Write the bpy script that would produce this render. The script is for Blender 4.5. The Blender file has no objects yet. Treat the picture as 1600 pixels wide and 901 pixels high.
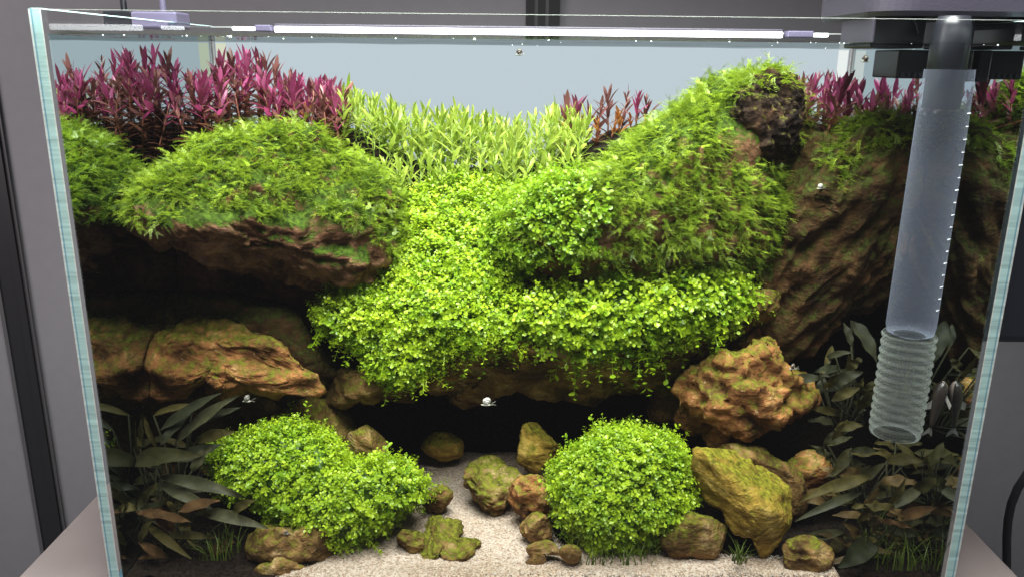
import bpy, bmesh, math, random
import numpy as np
from mathutils import Vector, Matrix, noise, Euler

# ------------------------------------------------------------------ camera
SC = bpy.context.scene
COL = SC.collection
rng = np.random.default_rng(7)
random.seed(7)
ZC = 0.372                      # camera height above the table top
CAMY = -0.5007
PITCH = math.radians(15.8)
ROLL = math.radians(0.65)
F = 1272.0                      # focal length in pixels of a 1600 wide frame
cam_d = bpy.data.cameras.new('camera')
cam = bpy.data.objects.new('camera', cam_d)
COL.objects.link(cam)
RM = (Matrix.Rotation(math.pi/2 - PITCH, 3, 'X') @ Matrix.Rotation(ROLL, 3, 'Z'))
cam.matrix_world = Matrix.Translation((0, CAMY, ZC)) @ RM.to_4x4()
cam_d.sensor_width = 36.0
cam_d.lens = F/1600*36.0
cam_d.clip_start = 0.01
cam_d.clip_end = 50
SC.camera = cam

# ------------------------------------------------------------------ world, lamps, exposure
W = bpy.data.worlds.new('World'); SC.world = W; W.use_nodes = True
bg = W.node_tree.nodes['Background']
bg.inputs[0].default_value = (0.92, 0.94, 1.0, 1); bg.inputs[1].default_value = 0.15
def area(name, loc, rot, sx, sy, power, col):
    l = bpy.data.lights.new(name, 'AREA'); l.shape = 'RECTANGLE'; l.size = sx; l.size_y = sy
    l.energy = power; l.color = col
    o = bpy.data.objects.new(name, l); o.location = loc; o.rotation_euler = rot; COL.objects.link(o)
    return o
area('aquarium_lamp', (0.02, -0.05, ZC+0.50), (math.radians(11), 0, 0), 0.56, 0.22, 9.0, (0.97, 1.0, 0.95)).data.spread = math.radians(100)
area('front_fill', (0.02, -0.40, ZC+0.62), (math.radians(29), 0, 0), 0.62, 0.25, 3.0, (0.97, 1.0, 0.96)).data.spread = math.radians(70)  # added fill, stands in for light thrown back by the front glass
area('wall_fill', (-1.25, -0.25, ZC+0.35), (math.radians(82), 0, math.radians(-25)), 0.8, 0.8, 13.0, (1.0, 0.94, 0.93))  # added fill without a real fixture, brightens the wall at left
SC.view_settings.view_transform = 'Standard'; SC.view_settings.look = 'None'
SC.view_settings.exposure = 0.0; SC.view_settings.gamma = 1.0
SC.cycles.use_denoising = True
SC.cycles.max_bounces = 7; SC.cycles.diffuse_bounces = 3; SC.cycles.glossy_bounces = 4
SC.cycles.transparent_max_bounces = 16; SC.cycles.transmission_bounces = 6
SC.cycles.caustics_reflective = False; SC.cycles.caustics_refractive = False

# ------------------------------------------------------------------ measuring helpers
RMn = np.array(RM)
def P(px, py, Y):
    """the point of the place at distance Y behind the front pane which the photo shows at px, py"""
    px = np.asarray(px, float); py = np.asarray(py, float); Y = np.asarray(Y, float)
    d = np.stack([(px-800)/F, -(py-450.5)/F, -np.ones_like(px+py)], -1) @ RMn.T
    t = (Y-CAMY)/d[..., 1]
    return np.stack([d[..., 0]*t, CAMY+d[..., 1]*t, ZC+d[..., 2]*t], -1)
def proj(v):
    q = (np.asarray(v)-np.array([0, CAMY, ZC])) @ RMn
    return np.stack([800+F*q[..., 0]/-q[..., 2], 450.5-F*q[..., 1]/-q[..., 2]], -1)
def inpoly(pts, poly):
    x, y = pts[:, 0], pts[:, 1]; r = np.zeros(len(pts), bool); n = len(poly)
    for i in range(n):
        x1, y1 = poly[i]; x2, y2 = poly[(i+1) % n]
        c = ((y1 > y) != (y2 > y)) & (x < (x2-x1)*(y-y1)/((y2-y1) or 1e-9)+x1)
        r ^= c
    return r
SAND_Z = ZC-0.3590
XL, XR = -0.2845, 0.3165        # outer faces of the side panes
GT = 0.0075
YB = 0.277                      # inner face of the back pane
WATER_Z = ZC+0.0107
RIM_Z = ZC+0.0245

# ------------------------------------------------------------------ materials
MATS = {}
def nodes(name):
    m = bpy.data.materials.new(name); m.use_nodes = True
    t = m.node_tree; t.nodes.clear()
    out = t.nodes.new('ShaderNodeOutputMaterial')
    MATS[name] = m
    def N(kind, **kw):
        n = t.nodes.new('ShaderNode'+kind)
        for k, v in kw.items():
            if k.startswith('i_'):
                key = k[2:]
                key = int(key) if key.isdigit() else key.replace('_', ' ')
                n.inputs[key].default_value = v
            else: setattr(n, k, v)
        return n
    def L(a, ao, b, bi): t.links.new(a.outputs[ao], b.inputs[bi])
    return m, N, L, out
def c4(c): return (c[0], c[1], c[2], 1)
def ramp(N, stops, interp='LINEAR'):
    r = N('ValToRGB'); e = r.color_ramp.elements; r.color_ramp.interpolation = interp
    while len(e) < len(stops): e.new(0.5)
    for el, (p, c) in zip(e, stops): el.position = p; el.color = c4(c)
    return r
def plain(name, col, rough=0.5, metal=0.0, bump=0.0, scale=200, spec=0.5, var=0.0):
    m, N, L, out = nodes(name)
    b = N('BsdfPrincipled', i_Base_Color=c4(col), i_Roughness=rough, i_Metallic=metal)
    b.inputs['Specular IOR Level'].default_value = spec
    L(b, 0, out, 0)
    tc = N('TexCoord'); nz = N('TexNoise', i_Scale=scale, i_Detail=4.0); L(tc, 'Object', nz, 'Vector')
    if bump:
        bp = N('Bump', i_Strength=bump, i_Distance=0.002); L(nz, 0, bp, 'Height'); L(bp, 0, b, 'Normal')
    if var:
        r = ramp(N, [(0.3, [x*(1-var) for x in col]), (0.7, [min(1, x*(1+var)) for x in col])]); L(nz, 0, r, 0); L(r, 0, b, 'Base Color')
    return m

def rock_mat(name, cols, green=0.4, gcol=(0.060, 0.062, 0.006), seed=0.0, gs=150, upk=0.22, speck=0.5):
    """weathered ochre stone: banded tan, rust and dark clay, with olive algae settling on the faces that look up"""
    m, N, L, out = nodes(name)
    tc = N('TexCoord'); mp = N('Mapping'); mp.inputs['Location'].default_value = (seed, seed*0.7, seed*1.3); L(tc, 'Object', mp, 0)
    n1 = N('TexNoise', i_Scale=28.0, i_Detail=8.0, i_Roughness=0.62, i_Distortion=0.6); L(mp, 0, n1, 'Vector')
    r1 = ramp(N, [(0.25, cols[0]), (0.42, cols[1]), (0.55, cols[2]), (0.68, cols[3])]); L(n1, 0, r1, 0)
    mz = N('Mapping'); mz.inputs['Scale'].default_value = (30, 30, 70); mz.inputs['Rotation'].default_value = (0.2, 0.35, 0); L(tc, 'Object', mz, 0)
    n2 = N('TexNoise', i_Scale=1.0, i_Detail=5.0, i_Roughness=0.7, i_Distortion=0.8); L(mz, 0, n2, 'Vector')
    r2 = ramp(N, [(0.38, (0.35, 0.30, 0.28)), (0.55, (1, 1, 1))]); L(n2, 0, r2, 0)
    mx = N('MixRGB', blend_type='MULTIPLY', i_0=0.75); L(r1, 0, mx, 1); L(r2, 0, mx, 2)
    # pale mineral specks
    n5 = N('TexNoise', i_Scale=210.0, i_Detail=3.0, i_Roughness=0.7); L(mp, 0, n5, 'Vector')
    r5 = ramp(N, [(0.64, (0, 0, 0)), (0.74, (speck, speck, speck))]); L(n5, 0, r5, 0)
    mx2 = N('MixRGB', i_2=(0.55, 0.42, 0.25, 1)); L(r5, 0, mx2, 0); L(mx, 0, mx2, 1)
    # algae
    g = N('NewGeometry'); sx = N('SeparateXYZ'); L(g, 'Normal', sx, 0)
    n3 = N('TexNoise', i_Scale=float(gs), i_Detail=6.0, i_Roughness=0.7); L(mp, 0, n3, 'Vector')
    ad = N('Math', operation='MULTIPLY_ADD', i_1=upk); L(sx, 2, ad, 0); L(n3, 0, ad, 2)
    r3 = ramp(N, [(0.62-0.28*green, (0, 0, 0)), (0.86-0.28*green, (1, 1, 1))]); L(ad, 0, r3, 0)
    n4 = N('TexNoise', i_Scale=300.0, i_Detail=3.0); L(mp, 0, n4, 'Vector')
    r4 = ramp(N, [(0.35, [x*0.55 for x in gcol]), (0.65, [x*1.9 for x in gcol])]); L(n4, 0, r4, 0)
    mx3 = N('MixRGB'); L(r3, 0, mx3, 0); L(mx2, 0, mx3, 1); L(r4, 0, mx3, 2)
    b = N('BsdfPrincipled', i_Roughness=0.78); b.inputs['Specular IOR Level'].default_value = 0.08
    L(mx3, 0, b, 'Base Color')
    h1 = N('Math', operation='MULTIPLY_ADD', i_1=0.35); L(n4, 0, h1, 0); L(n1, 0, h1, 2)
    h2 = N('Math', operation='MULTIPLY_ADD', i_1=0.7); L(n2, 0, h2, 0); L(h1, 0, h2, 2)
    bp = N('Bump', i_Strength=0.9, i_Distance=0.004); L(h2, 0, bp, 'Height'); L(bp, 0, b, 'Normal'); L(b, 0, out, 0)
    return m
TAN = [(0.018, 0.011, 0.006), (0.09, 0.05, 0.018), (0.22, 0.125, 0.045), (0.42, 0.29, 0.14)]
RUST = [(0.02, 0.011, 0.006), (0.125, 0.055, 0.018), (0.33, 0.14, 0.05), (0.44, 0.28, 0.11)]
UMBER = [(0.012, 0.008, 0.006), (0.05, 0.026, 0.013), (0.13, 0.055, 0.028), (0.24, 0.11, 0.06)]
OCHRE = [(0.06, 0.038, 0.008), (0.18, 0.115, 0.018), (0.33, 0.215, 0.04), (0.50, 0.36, 0.11)]
rock_mat('stone_tan', TAN, 0.30, seed=1.0)
rock_mat('stone_rust', RUST, 0.36, seed=2.3)
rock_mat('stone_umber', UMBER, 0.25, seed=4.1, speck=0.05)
rock_mat('stone_green', TAN, 0.62, seed=5.2)
rock_mat('stone_ochre', OCHRE, 0.42, gcol=(0.09, 0.085, 0.008), seed=6.6, gs=120)
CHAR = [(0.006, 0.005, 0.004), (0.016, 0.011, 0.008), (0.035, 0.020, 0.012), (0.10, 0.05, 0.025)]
rock_mat('stone_mossbed', [(0.02, 0.012, 0.008), (0.11, 0.055, 0.028), (0.24, 0.115, 0.065), (0.40, 0.22, 0.14)], 0.68, gcol=(0.026, 0.045, 0.004), seed=3.3, upk=0.5, speck=0.06)
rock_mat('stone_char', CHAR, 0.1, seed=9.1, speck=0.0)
rock_mat('stone_olive', [(0.010, 0.007, 0.004), (0.040, 0.022, 0.010), (0.095, 0.050, 0.020), (0.18, 0.085, 0.04)], 0.62, gcol=(0.026, 0.032, 0.005), seed=7.7, speck=0.03)

def leaf_mat(name, c0, c1, trans=0.45, rough=0.35, tip=None, spec=0.4, vein=False, tcol=None):
    """leaf with light coming through; 'tint' varies plant by plant, the noise within a leaf"""
    m, N, L, out = nodes(name)
    at = N('Attribute', attribute_name='tint')
    oi = N('ObjectInfo')
    ad = N('Math', operation='ADD'); L(at, 'Fac', ad, 0)
    if name.endswith('_single'): L(oi, 'Random', ad, 1)
    else: ad.inputs[1].default_value = 0.0
    r = ramp(N, [(0.0, c0), (1.0, c1)]); L(ad, 0, r, 0)
    col = r
    tc = N('TexCoord')
    if vein:
        nz = N('TexNoise', i_Scale=140.0, i_Detail=5.0, i_Roughness=0.7); L(tc, 'Object', nz, 'Vector')
        r2 = ramp(N, [(0.35, (0.55, 0.55, 0.5)), (0.65, (1.25, 1.2, 1.1))]); L(nz, 0, r2, 0)
        mx = N('MixRGB', blend_type='MULTIPLY', i_0=0.9); L(col, 0, mx, 1); L(r2, 0, mx, 2); col = mx
    b = N('BsdfPrincipled', i_Roughness=rough); b.inputs['Specular IOR Level'].default_value = spec
    L(col, 0, b, 'Base Color')
    tr = N('BsdfTranslucent')
    if tcol:
        mt = N('MixRGB', blend_type='MULTIPLY', i_0=1.0, i_2=c4(tcol)); L(col, 0, mt, 1); L(mt, 0, tr, 0)
    else: L(col, 0, tr, 0)
    ms = N('MixShader', i_0=trans); L(b, 0, ms, 1); L(tr, 0, ms, 2); L(ms, 0, out, 0)
    return m
leaf_mat('carpet_leaf', (0.14, 0.27, 0.011), (0.40, 0.53, 0.026), 0.45, tcol=(1.15, 1.1, 0.6))
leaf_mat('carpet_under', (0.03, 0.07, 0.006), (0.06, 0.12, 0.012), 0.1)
leaf_mat('moss_leaf', (0.06, 0.12, 0.008), (0.34, 0.46, 0.035), 0.42)
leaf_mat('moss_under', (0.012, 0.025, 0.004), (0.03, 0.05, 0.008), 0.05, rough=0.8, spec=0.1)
leaf_mat('red_leaf_single', (0.15, 0.040, 0.056), (0.44, 0.09, 0.23), 0.42, tcol=(1.2, 0.8, 1.0))
leaf_mat('dusky_leaf_single', (0.10, 0.04, 0.032), (0.30, 0.12, 0.11), 0.42)
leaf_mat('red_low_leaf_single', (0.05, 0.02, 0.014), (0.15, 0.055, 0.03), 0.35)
leaf_mat('orange_leaf_single', (0.30, 0.09, 0.03), (0.42, 0.20, 0.05), 0.45)
leaf_mat('green_leaf_single', (0.22, 0.33, 0.03), (0.52, 0.61, 0.12), 0.5)
leaf_mat('olive_leaf_single', (0.012, 0.015, 0.005), (0.070, 0.058, 0.016), 0.38, rough=0.65, spec=0.15, vein=True)
leaf_mat('grey_leaf_single', (0.014, 0.017, 0.007), (0.050, 0.050, 0.024), 0.25, rough=0.6, spec=0.2, vein=True)
leaf_mat('brown_leaf_single', (0.035, 0.024, 0.010), (0.13, 0.085, 0.03), 0.3, rough=0.6, spec=0.15, vein=True)
leaf_mat('grass_blade', (0.022, 0.036, 0.006), (0.075, 0.105, 0.014), 0.3, spec=0.1)
plain('stem_red', (0.16, 0.05, 0.03), 0.5); plain('stem_green', (0.14, 0.22, 0.04), 0.5)
plain('stem_olive', (0.025, 0.025, 0.012), 0.8, spec=0.1)
plain('root', (0.35, 0.33, 0.22), 0.6)

def sand_mat():
    m, N, L, out = nodes('sand')
    tc = N('TexCoord'); v = N('TexVoronoi', i_Scale=780.0); L(tc, 'Object', v, 'Vector')
    r = ramp(N, [(0.0, (0.14, 0.09, 0.055)), (0.35, (0.28, 0.222, 0.168)), (0.7, (0.385, 0.325, 0.27)), (1.0, (0.24, 0.15, 0.10))])
    sp = N('SeparateColor'); L(v, 'Color', sp, 0); L(sp, 0, r, 0)
    n = N('TexNoise', i_Scale=22.0, i_Detail=4.0); L(tc, 'Object', n, 'Vector')
    r2 = ramp(N, [(0.35, (0.78, 0.72, 0.62)), (0.6, (1, 1, 1))]); L(n, 0, r2, 0)
    mx = N('MixRGB', blend_type='MULTIPLY', i_0=0.8); L(r, 0, mx, 1); L(r2, 0, mx, 2)
    b = N('BsdfPrincipled', i_Roughness=0.6); L(mx, 0, b, 'Base Color')
    bp = N('Bump', i_Strength=0.8, i_Distance=0.001, invert=True); L(v, 'Distance', bp, 'Height'); L(bp, 0, b, 'Normal'); L(b, 0, out, 0)
sand_mat()
def grain_mat():
    m, N, L, out = nodes('sand_grain')
    at = N('Attribute', attribute_name='tint')
    r = ramp(N, [(0.0, (0.11, 0.07, 0.045)), (0.3, (0.25, 0.205, 0.165)), (0.8, (0.38, 0.34, 0.305)), (1.0, (0.06, 0.047, 0.038))]); L(at, 'Fac', r, 0)
    b = N('BsdfPrincipled', i_Roughness=0.45); L(r, 0, b, 'Base Color'); L(b, 0, out, 0)
grain_mat()
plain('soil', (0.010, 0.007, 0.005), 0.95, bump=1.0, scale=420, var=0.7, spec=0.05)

# clear pane: nearly all light passes, the rest mirrors by angle
def pane_mat(name, tint, ior=1.45, bump=0.0):
    m, N, L, out = nodes(name)
    f0 = ((ior-1)/(ior+1))**2; lw = N('LayerWeight', i_Blend=0.5); pw = N('Math', operation='POWER', i_1=5.0); L(lw, 'Facing', pw, 0)
    f = N('Math', operation='MULTIPLY_ADD', i_1=1-f0, i_2=f0); L(pw, 0, f, 0)
    tr = N('BsdfTransparent', i_Color=c4(tint)); gl = N('BsdfGlossy', i_Roughness=0.02)
    gl.inputs['Color'].default_value = (1, 1, 1, 1) if not bump else (0.45, 0.48, 0.48, 1)
    if bump:
        tc = N('TexCoord'); n = N('TexNoise', i_Scale=38.0, i_Detail=2.0); L(tc, 'Object', n, 'Vector')
        bp = N('Bump', i_Strength=bump, i_Distance=0.004); L(n, 0, bp, 'Height'); L(bp, 0, lw, 'Normal'); L(bp, 0, gl, 'Normal')
    ms = N('MixShader'); L(f, 0, ms, 0); L(tr, 0, ms, 1); L(gl, 0, ms, 2); L(ms, 0, out, 0)
    return m
pane_mat('clear_glass', (0.985, 0.995, 0.99))
pane_mat('water_skin', (0.97, 0.99, 0.985), 1.33, bump=0.12)
def mirror_pane():
    # water behind glass behind air: seen from inside the tank the side panes reflect totally
    m, N, L, out = nodes('side_glass')
    gl = N('BsdfGlossy', i_Roughness=0.015); gl.inputs['Color'].default_value = (0.62, 0.68, 0.68, 1)
    L(gl, 0, out, 0)
mirror_pane()
def edge_mat(name, col, tr=0.65):
    m, N, L, out = nodes(name)
    tc = N('TexCoord'); mp = N('Mapping'); mp.inputs['Scale'].default_value = (10, 10, 120); L(tc, 'Object', mp, 0)
    n = N('TexNoise', i_Scale=1.0, i_Detail=3.0); L(mp, 0, n, 'Vector')
    bp = N('Bump', i_Strength=0.5, i_Distance=0.002); L(n, 0, bp, 'Height')
    t = N('BsdfTranslucent', i_Color=c4(col)); g = N('BsdfPrincipled', i_Base_Color=c4(col), i_Roughness=0.15)
    L(bp, 0, t, 'Normal'); L(bp, 0, g, 'Normal')
    ms = N('MixShader', i_0=tr); L(g, 0, ms, 1); L(t, 0, ms, 2); L(ms, 0, out, 0)
edge_mat('glass_edge_aqua', (0.66, 0.93, 0.92)); edge_mat('glass_edge_pale', (0.92, 0.99, 0.95)); edge_mat('glass_edge_blue', (0.30, 0.58, 0.70))
def film():
    m, N, L, out = nodes('frosted_backlit_film')
    e = N('Emission', i_Color=(0.54, 0.63, 0.68, 1), i_Strength=1.0); L(e, 0, out, 0)
film()
def emis(name, col, s):
    m, N, L, out = nodes(name); e = N('Emission', i_Color=c4(col), i_Strength=s); L(e, 0, out, 0)
emis('led_glow', (0.95, 0.98, 1.0), 6.0)
emis('corner_glow', (0.86, 0.90, 0.88), 1.0); emis('corner_glow_warm', (0.70, 0.74, 0.56), 1.0)  # glow colours for the painted streaks in the back corners
plain('wall_paint', (0.185, 0.176, 0.190), 0.7, bump=0.05, scale=60, var=0.03)
plain('wall_gap', (0.015, 0.014, 0.016), 0.4)
plain('wall_gap_edge', (0.08, 0.075, 0.08), 0.4)
plain('laminate', (0.20, 0.165, 0.16), 0.35, bump=0.02, scale=20, var=0.06)
plain('grey_plastic', (0.045, 0.040, 0.058), 0.5, bump=0.1, scale=900)
plain('black_plastic', (0.012, 0.013, 0.018), 0.35)
plain('lilac_plastic', (0.15, 0.135, 0.22), 0.45, bump=0.08, scale=500)
plain('steel', (0.6, 0.6, 0.62), 0.25, metal=1.0)
plain('rubber', (0.012, 0.012, 0.014), 0.5)
plain('shell_white', (0.42, 0.40, 0.36), 0.35, bump=0.3, scale=600, var=0.15)
plain('shell_dark', (0.08, 0.065, 0.05), 0.35, bump=0.3, scale=600, var=0.3)
plain('shell_grey', (0.17, 0.155, 0.14), 0.3, bump=0.3, scale=600, var=0.3)
plain('snail_flesh', (0.25, 0.24, 0.20), 0.4)
plain('fish_back', (0.018, 0.013, 0.010), 0.35, var=0.4, scale=400)
plain('fish_belly', (0.42, 0.30, 0.26), 0.3)
plain('fish_fin', (0.20, 0.19, 0.17), 0.4)
plain('bubble', (0.85, 0.9, 0.92), 0.08)
plain('dead_leaf', (0.040, 0.022, 0.009), 0.9, var=0.5, scale=120, spec=0.05)
def tube_mat(name, fac, col):
    # frosted plastic: mostly see-through, milky towards the rims
    m, N, L, out = nodes(name)
    lw = N('LayerWeight', i_Blend=0.25); tr = N('BsdfTransparent', i_Color=(0.93, 0.95, 0.985, 1))
    b = N('BsdfPrincipled', i_Base_Color=c4(col), i_Roughness=0.3); t = N('BsdfTranslucent', i_Color=c4(col))
    m1 = N('MixShader', i_0=0.5); L(b, 0, m1, 1); L(t, 0, m1, 2)
    ma = N('Math', operation='MULTIPLY_ADD', i_1=0.42, i_2=fac); L(lw, 'Facing', ma, 0)
    m2 = N('MixShader'); L(ma, 0, m2, 0); L(tr, 0, m2, 1); L(m1, 0, m2, 2); L(m2, 0, out, 0)
tube_mat('milky_plastic', 0.085, (0.66, 0.72, 0.92)); tube_mat('ribbed_plastic', 0.08, (0.80, 0.86, 0.78))
plain('scale_print', (0.75, 0.77, 0.80), 0.5)

# ------------------------------------------------------------------ object helpers
def link(name, me, mat=None, parent=None):
    o = bpy.data.objects.new(name, me); COL.objects.link(o)
    if mat is not None and len(me.materials) == 0: me.materials.append(MATS[mat])
    if parent is not None: o.parent = parent
    return o
def tag(o, label=None, cat=None, group=None, kind=None):
    if label: o['label'] = label
    if cat: o['category'] = cat
    if group: o['group'] = group
    if kind: o['kind'] = kind
    return o
def empty(name, loc=(0, 0, 0)):
    o = bpy.data.objects.new(name, None); o.empty_display_size = 0.01; o.location = loc; COL.objects.link(o); return o
def mesh_np(name, v, tri, tint=None, matidx=None, smooth=False):
    me = bpy.data.meshes.new(name); v = np.asarray(v, np.float32); tri = np.asarray(tri, np.int32)
    me.vertices.add(len(v)); me.vertices.foreach_set('co', v.ravel())
    me.loops.add(tri.size); me.loops.foreach_set('vertex_index', tri.ravel())
    me.polygons.add(len(tri)); me.polygons.foreach_set('loop_start', np.arange(0, tri.size, 3, dtype=np.int32))
    if matidx is not None: me.polygons.foreach_set('material_index', np.asarray(matidx, np.int32))
    me.polygons.foreach_set('use_smooth', np.full(len(tri), smooth))
    if tint is not None:
        a = me.attributes.new('tint', 'FLOAT', 'POINT'); a.data.foreach_set('value', np.asarray(tint, np.float32))
    me.update(calc_edges=True); me.validate(); return me
def bm_mesh(name, bm, smooth=False):
    bmesh.ops.recalc_face_normals(bm, faces=bm.faces)
    me = bpy.data.meshes.new(name); bm.to_mesh(me); bm.free()
    if smooth: me.polygons.foreach_set('use_smooth', np.full(len(me.polygons), True))
    return me
def box_bm(x0, x1, y0, y1, z0, z1, bevel=0.0, seg=2):
    bm = bmesh.new(); bmesh.ops.create_cube(bm, size=1)
    for v in bm.verts: v.co = ((x0+x1)/2+v.co.x*(x1-x0), (y0+y1)/2+v.co.y*(y1-y0), (z0+z1)/2+v.co.z*(z1-z0))
    if bevel: bmesh.ops.bevel(bm, geom=bm.edges[:], offset=bevel, segments=seg, affect='EDGES', profile=0.5)
    return bm
def box(name, dims, mat, parent=None, bevel=0.0, seg=2):
    return link(name, bm_mesh(name, box_bm(*dims, bevel, seg)), mat, parent)
def tube_mesh(name, pts, rad, n=8, caps=True):
    """round bar through points; rad a number or a list"""
    pts = np.asarray(pts, float); m = len(pts); rad = np.broadcast_to(np.asarray(rad, float), (m,))
    d = np.gradient(pts, axis=0); d /= np.linalg.norm(d, axis=1)[:, None]+1e-12
    ref = np.eye(3)[int(np.argmin(np.abs(d).max(0)))]
    vs = []
    for i in range(m):
        x = np.cross(ref, d[i]); x /= np.linalg.norm(x)+1e-12; y = np.cross(d[i], x); ref = np.cross(x, -d[i]) if False else ref
        for k in range(n):
            a = 2*math.pi*k/n; vs.append(pts[i]+rad[i]*(math.cos(a)*x+math.sin(a)*y))
    fs = [(i*n+k, i*n+(k+1) % n, (i+1)*n+(k+1) % n, (i+1)*n+k) for i in range(m-1) for k in range(n)]
    if caps: fs += [tuple(range(n-1, -1, -1)), tuple((m-1)*n+k for k in range(n))]
    me = bpy.data.meshes.new(name); me.from_pydata([tuple(v) for v in vs], [], fs)
    me.polygons.foreach_set('use_smooth', np.full(len(me.polygons), True)); return me
def sheet(name, quad, mat, parent=None):
    me = bpy.data.meshes.new(name); me.from_pydata(quad, [], [(0, 1, 2, 3)]); return link(name, me, mat, parent)

# ------------------------------------------------------------------ room and table
WY = 0.62
o = sheet('back_wall', [(-3, WY, -1.2), (3, WY, -1.2), (3, WY, 2.2), (-3, WY, 2.2)], 'wall_paint'); tag(o, kind='structure')
def wall_strip(px, py, w, parts):
    c = P(px, py, WY)
    for i, (a, b, mat, dep) in enumerate(parts):
        box('panel_gap', (c[0]+a*w, c[0]+b*w, WY-dep, WY-0.001, -1.2, 2.2), mat, o)
wall_strip(22, 450, 0.022, [(-1.0, -0.75, 'wall_gap_edge', 0.006), (-0.75, 0.35, 'wall_gap', 0.004), (0.35, 0.8, 'wall_gap', 0.009), (0.8, 1.0, 'wall_gap_edge', 0.005)])
wall_strip(848, 20, 0.022, [(-1.0, -0.5, 'wall_gap', 0.006), (-0.5, -0.3, 'wall_gap_edge', 0.004), (-0.3, 0.15, 'wall_gap', 0.005), (0.15, 0.35, 'wall_gap_edge', 0.004), (0.35, 1.0, 'wall_gap', 0.007)])
tbl = empty('cabinet', (0, 0, -0.02))
tag(tbl, 'pale laminate cabinet top under the aquarium', 'cabinet')
def rel(o, p): o.parent = p; o.matrix_parent_inverse = Matrix.Translation(-p.location); return o
rel(box('top', (-0.362, 0.385, -0.012, 0.36, -0.022, 0.0), 'laminate', None, 0.002), tbl)
rel(box('carcass', (-0.355, 0.378, -0.008, 0.35, -0.8, -0.0225), 'laminate', None, 0.001), tbl)
cc = P(np.array([1680, 1640, 1606, 1590, 1580, 1575, 1573, 1573, 1573]), np.array([700, 712, 738, 762, 787, 812, 840, 900, 960]), np.array([0.42]*9))
tag(link('power_cable', tube_mesh('power_cable', cc, 0.0050, 10), 'rubber'), 'black cable looping down beside the right of the tank', 'cable')

# ------------------------------------------------------------------ aquarium
aq = empty('aquarium', (0.016, 0.14, 0))
tag(aq, 'rimless clear glass aquarium with aqua edges', 'aquarium')
xi0, xi1 = XL+GT, XR-GT
rel(box('bottom_pane', (XL, XR, 0.0, YB+GT, 0.001, 0.0085), 'glass_edge_blue'), aq)
rel(sheet('front_pane', [(XL+0.001, 0.003, 0.009), (XR-0.001, 0.003, 0.009), (XR-0.001, 0.003, RIM_Z), (XL+0.001, 0.003, RIM_Z)], 'clear_glass'), aq)
rel(sheet('front_rim', [(XL+GT, -0.0005, RIM_Z-0.0003), (XR-GT, -0.0005, RIM_Z-0.0003), (XR-GT, 0.0055, RIM_Z+0.0002), (XL+GT, 0.0055, RIM_Z+0.0002)], 'glass_edge_pale'), aq)
for s, xo, xi in ((-1, XL, xi0), (1, XR, xi1)):
    sp = rel(sheet('side_pane', [(xi, 0.0045, 0.009), (xi, YB, 0.009), (xi, YB, WATER_Z), (xi, 0.0045, WATER_Z)], 'side_glass'), aq)
    rel(sheet('side_pane', [(xi, 0.007, WATER_Z), (xi, YB, WATER_Z), (xi, YB, RIM_Z), (xi, 0.007, RIM_Z)], 'clear_glass'), aq)
    w = xi-xo
    cuts = [(0.0, 0.16, 'glass_edge_pale'), (0.16, 0.30, 'glass_edge_blue'), (0.30, 0.88, 'glass_edge_aqua'), (0.88, 1.0, 'glass_edge_pale')]
    for a, b, mt in cuts:
        rel(sheet('pane_edge', [(xo+a*w, 0, 0.004), (xo+b*w, 0, 0.004), (xo+b*w, 0, RIM_Z), (xo+a*w, 0, RIM_Z)], mt), aq)
    rel(sheet('side_rim', [(xo, 0.001, RIM_Z+0.0004), (xi, 0.001, RIM_Z+0.0004), (xi, YB+GT, RIM_Z+0.0004), (xo, YB+GT, RIM_Z+0.0004)], 'glass_edge_aqua'), aq)
rel(sheet('frosted_back', [(xi0, YB, 0.009), (xi1, YB, 0.009), (xi1, YB, WATER_Z+0.001), (xi0, YB, WATER_Z+0.001)], 'frosted_backlit_film'), aq)
rel(box('light_block', (xi0, xi1, YB+0.004, YB+0.009, 0.009, WATER_Z), 'wall_gap'), aq)  # added opaque box, keeps the film's emission off the wall behind
rel(sheet('back_rim', [(xi0, YB, RIM_Z-0.001), (xi1, YB, RIM_Z-0.001), (xi1, YB, RIM_Z), (xi0, YB, RIM_Z)], 'glass_edge_pale'), aq)
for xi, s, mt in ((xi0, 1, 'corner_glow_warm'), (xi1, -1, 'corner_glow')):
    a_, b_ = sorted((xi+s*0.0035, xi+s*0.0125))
    rel(sheet('painted_streak', [(a_, YB-0.0012, 0.2), (b_, YB-0.0012, 0.2), (b_, YB-0.0012, WATER_Z-0.001), (a_, YB-0.0012, WATER_Z-0.001)], mt), aq)  # bright reflections in the back corners, painted as glowing strips
    rel(link('silicone_seam', tube_mesh('silicone_seam', [(xi+s*0.0012, YB-0.0012, 0.012), (xi+s*0.0012, YB-0.0012, WATER_Z)], 0.0016, 8), 'wall_gap_edge'), aq)

# water: a gently uneven skin, and its climb along the front pane
nx, ny = 120, 40
gx, gy = np.meshgrid(np.linspace(xi0, xi1, nx), np.linspace(0.012, YB-0.0005, ny))
gz = np.array([[0.0005*noise.noise(Vector((x*22, y*22, 0))) for x, y in zip(a, b)] for a, b in zip(gx, gy)])
edge = np.minimum.reduce([np.abs(gx-xi0), np.abs(gx-xi1)])
gz += 0.0020*np.exp(-edge/0.003)
gz[0] = 0
v = np.stack([gx, gy, WATER_Z+gz], -1).reshape(-1, 3)
idx = np.arange(nx*ny).reshape(ny, nx)
q = np.stack([idx[:-1, :-1], idx[:-1, 1:], idx[1:, 1:], idx[1:, :-1]], -1).reshape(-1, 4)
tri = np.concatenate([q[:, [0, 1, 2]], q[:, [0, 2, 3]]])
nv = len(v)
prof = [(0.012, 0.0), (0.0085, 0.0008), (0.006, 0.0020), (0.0045, 0.0032), (0.0036, 0.0044)]
vm = []
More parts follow.
